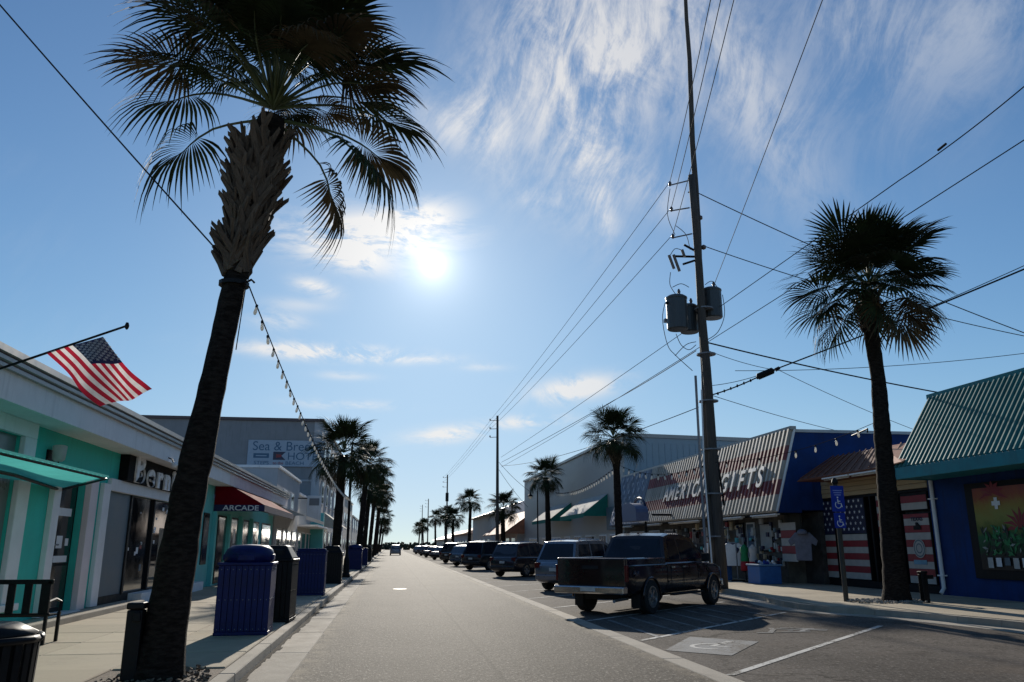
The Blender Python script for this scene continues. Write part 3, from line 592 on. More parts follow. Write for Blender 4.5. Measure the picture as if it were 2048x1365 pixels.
def gradmat():
    m = bpy.data.materials.new('poster_print'); m.use_nodes = True; g = G(m.node_tree); b = g.n('ShaderNodeBsdfPrincipled'); o = g.n('ShaderNodeOutputMaterial')
    P = g.n('ShaderNodeNewGeometry').outputs['Position']; x, y, z = g.sep(P)
    t = g.m('ADD', z, g.m('MULTIPLY', g.noise(P, 2.2, 4, .6), .7))
    r = g.n('ShaderNodeValToRGB'); g.put(r.inputs[0], g.rng(t, 1.1, 3.7, smooth=False)); e = r.color_ramp.elements
    e[0].position = .0; e[0].color = (.01, .012, .012, 1); e[1].position = 1; e[1].color = (.20, .02, .02, 1)
    for p, c in ((.22, (.015, .015, .015)), (.27, (.01, .05, .02)), (.44, (.01, .11, .035)), (.5, (.09, .12, .015)), (.62, (.26, .25, .05)), (.75, (.30, .20, .025)), (.87, (.30, .06, .01))):
        n_ = e.new(p); n_.color = (*c, 1)
    g.put(b.inputs['Base Color'], r.outputs[0]); b.inputs['Roughness'].default_value = .3; g.nt.links.new(b.outputs[0], o.inputs[0]); return m
MB().box(16.69, 16.715, 17.5, 21.4, .95, 3.2).build('print_sheet', gradmat(), PO)
lf = MB()
for c, z, n_, Lf, mi in ((19.7, 2.05, 9, .75, 0), (18.6, 2.4, 8, .7, 0), (20.6, 3.0, 7, .55, 0)):
    for i in range(n_):
        a = pi*(.02+i/(n_-1)*.96); d = Vector((0, cos(a), sin(a))); p = Vector((16.684-.0006*i, c, z)); n2 = Vector((0, -sin(a), cos(a)))
        lf.poly(p-n2*.03, p+d*Lf*.5+n2*.07-Vector((0, 0, .02)), p+d*Lf-Vector((0, 0, .16)), p+d*Lf*.5-n2*.05)
lf.build('palm_print', M_vred, PO)
fl = MB()
for i in range(150):
    p = Vector((16.68-.00012*i, rnd.uniform(18.4, 21.2), rnd.uniform(1.35, 2.1))); a = rnd.uniform(0, pi); d = Vector((0, cos(a), sin(a)))*rnd.uniform(.05, .17); n2 = Vector((0, -d.z, d.y))*.3
    fl.cur = rnd.choice([0, 0, 0, 1, 1, 1, 2]); fl.poly(p-d, p-n2, p+d, p+n2)
fl.build('leaf_print', [mat('print_green', (.02, .20, .06), .4), mat('print_dark', (.008, .02, .012), .4), mat('print_grey', (.32, .33, .30), .4, var=.3)], PO)
for a, z, q1, q2 in ((20.5, 2.75, .06, .16), (20.5, 2.75, .16, .06)): MB().box(16.672-q1*.02, 16.676-q1*.02, a-q1, a+q1, z-q2, z+q2).build('cross_print', M_signw, PO)
for i in range(7): q('window_sticker', rnd.choice([M_signw, M_panelg, M_cream]), 16.655, 16.66, 20.9-i*.32, 21.1-i*.32, 1.0+.04*(i % 3), 1.28, p=wf)
# tan sided shop wrapped in flag vinyl
B = thing('flag_wrapped_shop', 'tan sided shop with brown awning roof and stars and stripes wrapped doors', 'shop', (16.8, 27, 0))
for k in range(5): q('siding_board', M_siding, 16.78-(.012 if k % 2 else .0), 17.0, 23.52, 31.2, 3.4+k*.165, 3.4+k*.165+.155, bv=.008)
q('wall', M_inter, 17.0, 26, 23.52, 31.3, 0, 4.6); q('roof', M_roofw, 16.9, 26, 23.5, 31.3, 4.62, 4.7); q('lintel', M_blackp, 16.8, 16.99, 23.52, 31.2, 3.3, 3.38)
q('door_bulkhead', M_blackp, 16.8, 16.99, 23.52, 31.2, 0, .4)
def flagpanel(y0, y1, z0, z1, canton, x=16.8):
    p = q('wrapped_panel', M_blackp, x, x+.19, y0, y1, z0, z1); k = 0; z = z0+.02
    while z < z1-.1:
        zz = min(z+.22, z1-.02); inC = canton and z > lerp(z0, z1, .52)
        if not inC: q('stripe', M_vred if k % 2 else M_vwhite, x-.006, x-.001, y0+.04, y1-.04, z, zz, p=p)
        z += .225; k += 1
    if canton:
        zc = lerp(z0, z1, .52)+.12; q('canton', M_vnavy, x-.006, x-.001, y0+.04, y1-.04, zc, z1-.02, p=p); st = MB(); r = 0; zz = zc+.16
        while zz < z1-.1:
            yy = y0+.18+(.16 if r % 2 else 0)
            while yy < y1-.12:
                star(st, Vector((x-.010, yy, zz)), .075); yy += .32
            zz += .2; r += 1
        st.build('star_print', M_signw, p)
def star(b, c, r, uy=Vector((0, 1, 0)), uz=Vector((0, 0, 1))):
    b.poly(*[c+(uy*cos(pi/2+i*pi/5)+uz*sin(pi/2+i*pi/5))*(r if i % 2 == 0 else r*.42) for i in range(10)])
flagpanel(29.2, 30.9, .42, 3.3, True); flagpanel(27.1, 28.9, .42, 3.3, True); flagpanel(25.95, 26.4, .42, 3.3, False); flagpanel(25.3, 25.75, .42, 3.3, False); flagpanel(23.6, 24.95, .42, 2.62, False); flagpanel(23.6, 25.0, 2.72, 3.28, False)
for a in (28.98, 26.65, 25.83, 25.08): q('mullion', M_blackp, 16.76, 16.99, a, a+.09, .4, 3.3)
EM = thing('window_emblem', 'round grey emblem and dark mark printed on the striped panel behind the palm', 'decal', (16.78, 24.3, 1.6))
MB().lathe([(.30, 0), (.30, .006)], 24, (16.782, 24.25, 1.52), Euler((0, -pi/2, 0)).to_matrix()).build('disc', M_vwhite, EM)
for rr in (.27, .16): MB().add([(16.774-.001*(rr < .2), 24.25+r_*cos(a), 1.52+r_*sin(a)) for r_ in (rr, rr-.04) for a in [2*pi*i/24 for i in range(24)]], [(i, (i+1) % 24, 24+(i+1) % 24, 24+i) for i in range(24)]).build('ring', M_panelg, EM)
MB().slab([(16.775, 24.05, 2.1), (16.775, 24.42, 2.1), (16.775, 24.42, 2.22), (16.775, 24.3, 2.22), (16.775, 24.3, 2.33), (16.775, 24.18, 2.33), (16.775, 24.05, 2.2)], .004).build('mark', M_blackp, EM)
text('TEXAS', .16, M_vnavy, EM, (16.776, 24.22, 2.43), FACE_W, .002, sx=1.3, bold=.004)
MB().box(16.775, 16.78, 23.95, 24.6, 1.02, 1.16).build('caption', mat('caption_blue', (.16, .32, .42), .5), EM)
br = MB(); br.slab([(15.4, 29.1, 4.03), (15.4, 23.75, 4.03), (16.45, 25.25, 4.85), (16.45, 28.2, 4.85)][::-1], -.04); br.build('awning_roof', M_brown, B)
for k in range(9):
    a = 28.9-k*.57; b_ = lerp(28.15, 25.3, k/8); MB().tube([(15.385, a, 4.075), (16.43, b_, 4.89)], .022, 5).build('roof_seam', M_brown, B)
MB().slab([(15.4, 23.7, 4.035), (15.4, 22.6, 4.1), (17.3, 22.9, 4.95), (16.5, 25.2, 4.87)][::-1], -.03).build('low_roof', M_salmon, B)
for k in range(5): MB().tube([(15.42+.02*k, 23.5-k*.2, 4.1), (16.6+.16*k, 25.0-k*.5, 4.93)], .02, 5).build('roof_seam', M_salmon, B)
MB().slab([(15.4, 29.1, 4.03), (16.45, 28.2, 4.85), (16.8, 29.4, 4.05)], .03).build('hip_end', M_brown, B); q('awning_soffit', M_brown, 15.42, 16.77, 23.6, 29.2, 3.98, 4.02)
for a, b_ in ((23.9, 25.6), (25.7, 27.4)):
    lt = thing('tube_light', 'white fluorescent tube light under the brown awning, %s' % ('beside the palm trunk' if a < 25 else 'end toward the gift shop'), 'light', (15.5, a, 3.95), group='tube lights under shop awnings')
    MB().box(15.42, 15.58, a, b_, 3.93, 3.975).build('housing', M_white, lt); MB().tube([(15.5, a+.05, 3.895), (15.5, b_-.05, 3.895)], .028, 8).build('tube', M_bulb, lt, smooth=True)
# gift shop with flag coloured corrugated mansard
B = thing('gift_shop', 'long gift shop with corrugated red and white flag mansard and blue side wall', 'shop', (15.8, 42, 0))
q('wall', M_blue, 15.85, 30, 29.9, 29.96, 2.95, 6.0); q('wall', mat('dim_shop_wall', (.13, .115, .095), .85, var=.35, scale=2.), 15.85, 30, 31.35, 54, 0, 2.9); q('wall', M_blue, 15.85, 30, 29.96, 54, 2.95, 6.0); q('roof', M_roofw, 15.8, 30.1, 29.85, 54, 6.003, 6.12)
q('soffit', M_blackp, 14.85, 15.85, 29.95, 54, 2.82, 2.9)
MB().slab([(14.85, 29.9, 2.85), (15.85, 29.9, 2.85), (15.85, 29.9, 6.1)], -.05).build('mansard_end', M_blue, B)
e0, e1 = Vector((14.8, 0, 2.88)), Vector((15.82, 0, 6.12)); sl_ = (e1-e0).normalized(); nn = Vector((-sl_.z, 0, sl_.x)); Ls = (e1-e0).length
def flagmat():
    m = bpy.data.materials.new('flag_paint'); m.use_nodes = True; g = G(m.node_tree); b = g.n('ShaderNodeBsdfPrincipled'); o = g.n('ShaderNodeOutputMaterial')
    P = g.n('ShaderNodeNewGeometry').outputs['Position']; x, y, z = g.sep(P)
    st = g.m('GREATER_THAN', g.m('FRACT', g.m('DIVIDE', g.m('SUBTRACT', z, 2.80), 1.34)), .56)
    c = g.mix(st, (.50, .47, .42), (.27, .065, .075)); can = g.m('GREATER_THAN', y, 47.2)
    c = g.mix(can, c, (.22, .28, .38)); c = g.mix(g.rng(g.noise(P, 1.3, 5, .65), .45, .8, 0, .45), c, (.36, .32, .27)); rn = g.n('ShaderNodeObjectInfo').outputs['Random']; c = g.mix(.6, c, g.mix(1., c, g.mix(rn, (.5, .48, .45), (1.2, 1.2, 1.2)), 'MULTIPLY'))
    s1 = g.noise(g.vm('MULTIPLY', P, (3, 6, .4)), 1.5, 5, .65); c = g.mix(g.rng(s1, .5, .75, 0, .6), c, (.14, .12, .10))
    g.put(b.inputs['Base Color'], c)
    b.inputs['Roughness'].default_value = .6; g.nt.links.new(b.outputs[0], o.inputs[0]); return m
M_flag = flagmat()
MB().slab([(e0.x, 54, e0.z), (e0.x, 29.9, e0.z), (e1.x, 29.9, e1.z), (e1.x, 54, e1.z)], .05).build('mansard_backing', M_flag, B)
Mr = Matrix(((0, sl_.x, nn.x), (-1, 0, 0), (0, sl_.z, nn.z))).to_4x4()
rm = MB(); rm.add([(-.085, 0, 0), (-.06, 0, .17), (.06, 0, .17), (.085, 0, 0), (-.085, Ls, 0), (-.06, Ls, .17), (.06, Ls, .17), (.085, Ls, 0)], [(0, 1, 5, 4), (1, 2, 6, 5), (2, 3, 7, 6), (0, 3, 2, 1), (4, 5, 6, 7)])
ro = rm.build('mansard_rib', M_flag, B, world=False)
for k in range(69): rib(ro, Mr, (e0.x, 30.05-.05+k*.35, e0.z+.004), B, 'mansard_rib', ro.data, k)
MB().box(15.66, 15.9, 29.82, 54, 6.1, 6.24).build('ridge_cap', M_gut, B); MB().tube([(14.83, 29.86, 2.9), (15.84, 29.86, 6.12)], .05, 6).build('edge_trim', M_white, B)
stb = MB(); r_ = 0
for k in range(7):
    t = .12+k*.13; p0 = e0+(e1-e0)*t+nn*.19
    for j in range(6): star(stb, Vector((p0.x, 48.0+j*1.05+(.5 if k % 2 else 0), p0.z)), .26, Vector((0, 1, 0)), sl_)
stb.build('painted_star', mat('faded_star_paint', (.34, .38, .45), .7, var=.2, scale=3), B)
GS = thing('gift_shop_lettering', 'raised white letters AMERICAN GIFTS across the corrugated mansard', 'sign', (15.1, 36, 4.2)); Mt = Matrix(((0, sl_.x, nn.x), (-1, 0, 0), (0, sl_.z, nn.z)))
for wd, yc, sp_, q0 in (('AMERICAN', 40.1, .86, 1.15), ('GIFTS', 33.35, .92, 1.25)):
    for i, ch in enumerate(wd):
        yy = yc+(len(wd)-1)/2*sp_-i*sp_; p0 = e0+(e1-e0)*.42+nn*.21; text(ch, q0, mat('faded_letter_white', (.60, .60, .58), .6, var=.12, scale=3., streaks=.35) if wd == 'GIFTS' else mat('weathered_letter', (.42, .43, .44), .6, var=.2, scale=3., streaks=.5), GS, (p0.x, yy, p0.z), Mt, .03, 'letter', sx=.95, bold=.02)
for i, (a, b_) in enumerate(((30.0, 32.3), (33.2, 36.4), (38.2, 42.5), (44, 46.5), (49.5, 52.0))):
    lt = thing('tube_light', ['white tube light under the gift shop eave above the flag doors', 'white tube light under the gift shop eave beside the utility pole', 'white tube light under the gift shop eave behind the truck cab', 'white tube light under the gift shop eave right of the box sign', 'short white tube light at the far end of the gift shop eave'][i], 'light', (14.9, a, 2.75), group='tube lights under shop awnings')
    MB().box(14.82, 15.0, a, b_, 2.77, 2.82).build('housing', M_white, lt); MB().tube([(14.9, a+.05, 2.735), (14.9, b_-.05, 2.735)], .035, 8).build('tube', M_bulb, lt, smooth=True)
# recess with doors, posters
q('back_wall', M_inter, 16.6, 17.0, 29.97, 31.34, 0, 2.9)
for a, b_, z0, z1, m in ((32.4, 33.6, 1.35, 2.55, M_vwhite), (34.1, 34.9, .2, 2.6, M_panelg), (35.2, 36.1, 1.2, 2.6, M_cream), (37, 39, .4, 2.5, M_glass), (39.6, 41.6, .4, 2.5, M_glass), (42.2, 43.2, .2, 2.5, M_blackp), (44, 46, .5, 2.5, M_glass), (47, 49, .5, 2.5, M_glass), (50, 53, .5, 2.5, M_glass)):
    f_ = q('display_frame', M_white if m in (M_glass, M_panelg) else M_blackp, 15.80, 15.849, a, b_, z0, z1); q('pane', m, 15.79, 15.799, a+.07, b_-.07, z0+.07, z1-.07, p=f_)
q('blue_print', mat('print_blue', (.03, .10, .18), .5, var=.4, scale=3), 15.785, 15.789, 34.35, 34.7, 1.4, 2.3)
for i in range(8): q('merchandise_card', rnd.choice([M_vwhite, M_cream, M_panelg, M_vred, M_vnavy]), 15.78-.001*i, 15.784-.001*i, 35.25+(i % 3)*.27, 35.47+(i % 3)*.27, 1.3+(i//3)*.42, 1.6+(i//3)*.42)
for i in range(16):
    a = 31.45+(i % 5)*.2; z = .9+(i//5)*.5+rnd.uniform(-.1, .1); q('hanging_souvenir', rnd.choice([M_vwhite, M_cream, M_blackp, M_vnavy, M_vred]), 15.70, 15.78, a, a+rnd.uniform(.08, .16), z, z+rnd.uniform(.12, .34))
for i in range(90):
    a = rnd.uniform(31.5, 45.5); z = rnd.uniform(.4, 2.5); hx = rnd.uniform(.08, .3); q('hanging_souvenir', rnd.choice([M_vwhite, M_cream, M_panelg, M_vnavy, M_vred, M_inter, M_blackp, M_teal2, M_siding]), 15.60-.0015*i, 15.66-.001*i, a, a+hx, z, z+hx*rnd.uniform(.6, 1.5))
MB().tube([AX(1704, 872, 16.4), AX(1735, 858, 16.4), AX(1735, 866, 16.4)], .03, 6).build('light_bracket', M_dark, B)
dg = thing('flag_banner', 'star and stripe banner hanging in the dim gift shop corner', 'banner', (15.75, 31, 2))
for k in range(5): MB().box(15.6, 15.61, 30.0, 31.25, 1.0+k*.3, 1.0+k*.3+.29).build('stripe', M_vwhite if k % 2 == 0 else M_vred, dg)
# box sign over the gift shop pavement
bs = thing('arched_box_sign', 'arched blue box sign with triangle emblem on a post before the gift shop', 'sign', (13.6, 47, 3.8))
XS = 13.0; Yn = AX(1297, 1020, XS).y; Yf = AX(1263, 1020, XS).y; xe = AY(1322, 1020, Yn).x; hy = (Yf-Yn)/2; cy_ = (Yf+Yn)/2
zb_ = AX(1297, 1042, XS).z; zt_ = AX(1297, 1004, XS).z; hh = (zt_-zb_)*.5
ar = [(hy, 0), (-hy, 0), (-hy, hh*.9)]+[(-hy*cos(a), hh*.9+hh*1.1*sin(a)) for a in [pi*i/10 for i in range(1, 10)]]+[(hy, hh*.9)]
MB().slab([(XS, cy_+a, zb_+z) for a, z in ar], -(xe-XS)).build('sign_box', mat('slate_blue_paint', (.10, .125, .22), .5, var=.1), bs)
MB().slab([(XS-.015, cy_+a*.86, zb_+.06+z*.88) for a, z in ar], -.012).build('sign_face', mat('grey_print', (.30, .31, .36), .5, var=.25, scale=4), bs)
zc_ = zb_+hh*.75
for k in range(3):
    a, b_ = pi/2+k*2*pi/3, pi/2+(k+1)*2*pi/3; MB().tube([(XS-.03, cy_+hy*.42*cos(a), zc_+.4*sin(a)), (XS-.03, cy_+hy*.42*cos(b_), zc_+.4*sin(b_))], .06, 6).build('emblem', M_vnavy, bs)
MB().tube([(XS-.03, cy_+hy*.8*cos(a), zc_+.1+.75*sin(a)) for a in [pi*i/12-.3 for i in range(15)]], .07, 6).build('emblem_ring', M_vnavy, bs)
MB().tube([(xe, cy_, zc_), (15.3, cy_, zc_)], .06, 6).build('bracket', M_dark, bs); MB().tube([(XS+.3, cy_, zb_), (XS+.3, cy_, .15)], .06, 8).build('post', M_dark, bs)
# merchandise on the pavement
def shirt_mesh(w_, h_):
    o = [(-.28, 0), (.28, 0), (.30, .45), (.46, .38), (.54, .52), (.26, .74), (.10, .72), (0, .68), (-.10, .72), (-.26, .74), (-.54, .52), (-.46, .38), (-.30, .45)]
    return [(x*w_, z*h_/.74) for x, z in o]
SC = [M_signw, M_signw, mat('shirt_blue', (.02, .045, .28), .8), mat('shirt_navy', (.012, .016, .06), .8), M_signw, mat('shirt_green', (.01, .20, .07), .8), mat('shirt_red', (.28, .01, .02), .8)]
rk = thing('clothes_rack', 'steel clothes rail standing outside the gift shop near the truck nose', 'clothes rack', (14.6, 34.6, .15))
for a in (33.4, 36.4): MB().tube([(14.6, a, .15), (14.6, a, 1.72)], .025, 6).build('post', M_galv, rk); MB().box(14.3, 14.9, a-.03, a+.03, .15, .2).build('foot', M_dark, rk)
MB().tube([(14.6, 33.4, 1.72), (14.6, 36.4, 1.72)], .022, 6).build('rail', M_galv, rk)
for i in range(8):
    m = SC[[0, 4, 3, 0, 2, 2, 3, 0][i]]; yy = 36.2-i*.36; ang = rnd.uniform(-.5, .5)
    sh = MB().slab([(x, 0, z) for x, z in shirt_mesh(1., .95)], .09).build('shirt', m, None, world=False, bevel=.02); sh.location = (14.58, yy, .78+rnd.uniform(-.05, .02)); sh.rotation_euler = (0, 0, -pi/4+ang)
    tag(sh, ['long white shirt hanging at the far end of the clothes rail', 'white shirt hanging next to the navy shirt', 'navy shirt hanging between white shirts', 'white shirt near the middle of the clothes rail', 'bright blue shirt on the clothes rail beside a white shirt', 'second bright blue shirt on the clothes rail', 'navy shirt hanging toward the near end of the rail', 'white shirt at the near end of the clothes rail'][i], 'shirt', 'shirts for sale outside the gift shop')
def mannequin(x, y, top, bot, lb, sc=1.):
    t = thing('dress_form', lb, 'mannequin', (x, y, .15))
    MB().lathe([(.16, 0), (.16, .03), (.02, .05), (.02, .75)], 12).build('stand', M_dark, t, world=False)
    MB().lathe([(.15, .72), (.17, .9), (.13, 1.08), (.17, 1.28), (.16, 1.38), (.06, 1.46), (.05, 1.5)], 14).build('torso', top, t, world=False, smooth=True)
    MB().lathe([(.19, .45), (.18, .72), (.15, .9)], 12).build('skirt', bot, t, world=False, smooth=True)
mannequin(14.6, 32.6, SC[5], SC[6], 'dress form in green top and red skirt outside the gift shop'); mannequin(14.7, 32.0, M_cream, SC[6], 'dress form in beige top and red skirt outside the gift shop')
for i, (x, y, lb) in enumerate(((14.7, 31.1, 'blue merchandise bin beside the dress forms'), (14.4, 35.1, 'blue merchandise bin below the clothes rail'))):
    t = thing('merchandise_bin', lb, 'bin', (x, y, .15), group='blue merchandise bins'); M_bl = mat('bin_blue', (.03, .12, .34), .6, var=.1)
    MB().box(-.45, .45, -.55, .55, .0, .68).build('tub', M_bl, t, world=False, bevel=.03); MB().box(-.49, .49, -.59, .59, .685, .75).build('rim', mat('bin_rim', (.12, .24, .40), .5), t, world=False, bevel=.015)
    for k in range(6): MB().obox((rnd.uniform(-.3, .3), -.45+k*.18, .80), (.22, .15, .1), Euler((rnd.random(), rnd.random(), 0)).to_matrix()).build('towel', rnd.choice(SC), t, world=False, bevel=.03)
hd = MB().slab([(x, 0, z) for x, z in shirt_mesh(1.0, 1.05)], .14).build('hooded_sweatshirt', mat('hoodie_grey', (.16, .165, .21), .9, var=.15), None, world=False, bevel=.03); hd.location = (15.6, 29.5, 1.05); hd.rotation_euler = (0, 0, -.5); tag(hd, 'grey hooded sweatshirt hanging outside beside the flag wrapped door', 'sweatshirt')
MB().tube([(0, -.05, 1.05), (0, -.05, 1.4), (.4, -.05, 1.6)], .012, 5).build('hanger', M_dark, hd, world=False)
MB().lathe([(.2, .98), (.17, 1.1), (.08, 1.16)], 10, (0, -.07, 0)).build('hood', mat('hoodie_grey', ()), hd, world=False, smooth=True)
MB().tube([(15.6, 29.55, 2.82), (15.6, 29.55, 2.1)], .01, 5).build('hook_chain', M_dark, B)
# metal warehouse
B = thing('metal_hall', 'tall pale metal clad hall with green awnings behind the gift shop', 'building', (15.75, 70, 0))
q('wall', M_shedw, 15.75, 15.9, 54.1, 96, 2.5, 9.0); MB().slab([(15.9, 54.1, 0), (40, 54.1, 0), (40, 54.1, 8.5), (15.9, 54.1, 9.0)], .2).build('wall', M_shedg, B); q('wall', M_shedw, 15.9, 40, 54.31, 96, 0, 8.7); q('wall', M_cream, 15.7, 15.899, 54.1, 96, 0, 2.5)
MB().box(15.6, 15.95, 54.0, 96.1, 9.0, 9.2).build('eave_trim', M_gut, B); MB().slab([(15.7, 54.0, 9.0), (40, 54.0, 8.5), (40, 54.0, 8.8), (15.7, 54.0, 9.25)], .1).build('verge_trim', M_gut, B)
rm = MB().box(-.03, .03, -.03, 0, 0, 8.55).build('cladding_rib', M_shedg, B, world=False)
for k in range(46):
    o = rm if k == 0 else link('cladding_rib', rm.data, B); o.location = Vector((16.2+k*.45, 54.098, 0))-B.location
for a, b_, z0, z1 in ((55, 57.5, .2, 2.4), (58.5, 60.5, .9, 2.4), (62, 65, .2, 2.4), (66.5, 69, .9, 2.4), (71, 73, .2, 2.4), (75, 79, .9, 2.4), (81, 84, .2, 2.4), (87, 92, .9, 2.4)):
    f_ = q('window_frame', M_white, 15.62, 15.699, a, b_, z0, z1); n_ = 3
    for k in range(n_): q('pane', M_glass, 15.61, 15.619, a+.1+k*(b_-a-.1)/n_, a+(k+1)*(b_-a-.1)/n_, z0+.1, z1-.1, p=f_)
q('sign_band', M_panelg, 15.55, 15.699, 54.3, 58, 2.7, 4.3)
for i, (y0, y1, lb) in enumerate(((58.2, 66.5, 'green canvas awning with sunlit top, nearer one on the metal hall'), (70.5, 80, 'green canvas awning partly behind a palm, farther one on the metal hall'))):
    aw = thing('green_awning', lb, 'awning', (15.75, (y0+y1)/2, 4), group='green awnings on the metal hall')
    MB().slab([(15.74, y0, 5.3), (13.9, y0, 3.9), (13.9, y1, 3.9), (15.74, y1, 5.3)][::-1], -.02).build('slope_panel', M_whcan, aw); MB().slab([(15.74, y0, 5.3), (15.74, y0, 3.7), (13.9, y0, 3.7), (13.9, y0, 3.9)], .02).build('end_panel', M_green, aw); MB().box(13.87, 13.899, y0, y1, 3.6, 3.9).build('valance', M_green, aw)  # green awning's sunlit top is put into the colour: white slope panel
# shops beyond
B = thing('terracotta_roof_shop', 'low shop with reddish tiled mansard roof past the metal hall', 'shop', (15, 105, 0)); q('wall', M_cream, 15, 30, 97, 118, 0, 3.2); MB().slab([(13.2, 96.5, 3.0), (17.5, 96.5, 6.0), (17.5, 118, 6.0), (13.2, 118, 3.0)][::-1], -.12).build('roof', M_terr, B); MB().slab([(13.2, 96.5, 3.0), (17.5, 96.5, 6.0), (30, 96.5, 6.0), (30, 96.5, 3.0)][::-1], .1).build('roof_end', M_terr, B)
for k in range(4): f_ = q('window_frame', M_white, 14.93, 14.999, 98+k*5, 101+k*5, .5, 2.6); q('pane', M_glass, 14.92, 14.929, 98.1+k*5, 100.9+k*5, .6, 2.5, p=f_)
for x0, y0, y1, z1, m, rm_, lb in ((15, 122, 150, 7.6, M_cream, M_gut, 'grey two storey house with dark hipped roof behind palms'), (14.5, 154, 190, 5.2, M_stuccol, M_terr, 'pale shop with porch roof far along the parked cars'), (14, 196, 260, 4.6, M_cream, M_gut, 'farthest low shop on the parking side of the street')):
    B = thing('street_building', lb, 'building', (x0, (y0+y1)/2, 0)); q('wall', m, x0, x0+18, y0, y1, 0, z1-1.4)
    MB().add([(x0-1, y0-1, z1-1.4), (x0+19, y0-1, z1-1.4), (x0+19, y1+1, z1-1.4), (x0-1, y1+1, z1-1.4), (x0+6, y0+6, z1+1), (x0+12, y0+6, z1+1), (x0+12, y1-6, z1+1), (x0+6, y1-6, z1+1)], [(3, 2, 1, 0), (4, 5, 6, 7), (0, 1, 5, 4), (1, 2, 6, 5), (2, 3, 7, 6), (3, 0, 4, 7)]).build('roof', rm_, B)
    for k in range(4): f_ = q('window_frame', M_white, x0-.07, x0-.001, y0+2+k*6, y0+4.5+k*6, .8, 2.6); q('pane', M_glass, x0-.08, x0-.071, y0+2.1+k*6, y0+4.4+k*6, .9, 2.5, p=f_)
# ---------------------------------------------------------------- palms
def frond_mesh(seed, Lp, Rr, N, droop, low=False, web=.42):
    r = random.Random(seed); b = MB(); A0 = R(112)
    def axis(x):                                            # petiole and costa: rises a little, then bends down
        t = x/(Lp+.4*Rr); return Vector((x, 0, .16*Lp*sin(min(t, 1)*pi*.75)-droop*.55*Rr*max(0, t-.55)**1.6))
    pp = [axis(Lp*k/5) for k in range(6)]; b.cur = 1
    b.tube(pp+[axis(Lp+.15*Rr), axis(Lp+.34*Rr)], [.026, .022, .018, .016, .015, .014, .010, .004], 4 if low else 6); b.cur = 0
    ss = [.04, .3, .5, .78, 1.] if low else [.03, .22, .42, .60, .80, .93, 1.]
    st = 2*A0/N
    for i in range(N):
        a = -A0+(i+.5)*st+r.uniform(-.25, .25)*st; q_ = abs(a)/A0
        base = axis(Lp+.34*Rr*(1-q_)**1.2); l = Rr*(.72+.28*cos(a*.75))*r.uniform(.86, 1.06); tip = r.uniform(.15, .55)*droop
        d = Vector((cos(a), sin(a), 0)); side = Vector((-sin(a), cos(a), 0)); hw0 = web*l*math.tan(st/2)*1.12; vs = []
        for s_ in ss:
            z = .30*abs(sin(a))*l*s_*(1-s_*.7)-droop*l*(.16*s_*s_)-tip*l*max(0, s_-.5)**2*1.9-droop*.25*l*max(0, cos(a))*s_**2
            p = base+d*l*s_*(1-.10*droop*s_)+Vector((0, 0, z)); hw = hw0*(s_/web if s_ < web else ((1-s_)/(1-web))**.8)
            hw = max(hw, .0012); vs += [p-side*hw+Vector((0, 0, .25*hw)), p+side*hw+Vector((0, 0, -.25*hw))]
        b.add(vs, [(2*k, 2*k+2, 2*k+3, 2*k+1) for k in range(len(ss)-1)])
    me = b.build('frond', [M_frond, M_pet], None, world=False); m = me.data; bpy.data.objects.remove(me); return m
def fset(key, Lp, Rr, N, low=False, dm=1., web=.42):
    return [frond_mesh(hash((key, k)) % 9999 if False else sum(map(ord, key))*7+k, Lp*f, Rr, N, dr*dm, low, web) for k, (dr, f) in enumerate(((.35, .9), (.6, 1.), (.85, 1.05), (1.15, 1.), (1.5, .95)))]
FS = {'big': fset('big', 1.2, .92, 38, web=.52), 'right': fset('right', 1.25, 1.35, 34, dm=.55, web=.5), 'mid': fset('mid', .85, .95, 30, True), 'far': fset('far', .8, .95, 20, True)}
def boot_mesh(seed):
    r = random.Random(seed); b = MB(); L = .56; vs = []; fl_ = (.05, .09, .03, .14)[seed % 4]
    for k, (z, w_, t) in enumerate(((0, .062, .022), (.5, .046, .026), (.82, .038, .022), (1., .026, .012))):
        off = .03+fl_*z*z; vs += [(-w_, off-t, z*L), (w_, off-t, z*L), (w_*.8, off+t*.6, z*L+r.uniform(-.03, .03)*(z > .9)), (-w_*.8, off+t*.6, z*L+r.uniform(-.05, .05)*(z > .9))]
    fs = [(k*4+j, k*4+(j+1) % 4, (k+1)*4+(j+1) % 4, (k+1)*4+j) for k in range(3) for j in range(4)]+[(3, 2, 1, 0), (12, 13, 14, 15)]
    b.add(vs, fs); o = b.build('leaf_base', M_boot, None, world=False); m = o.data; bpy.data.objects.remove(o); return m
BT = [boot_mesh(k) for k in range(4)]
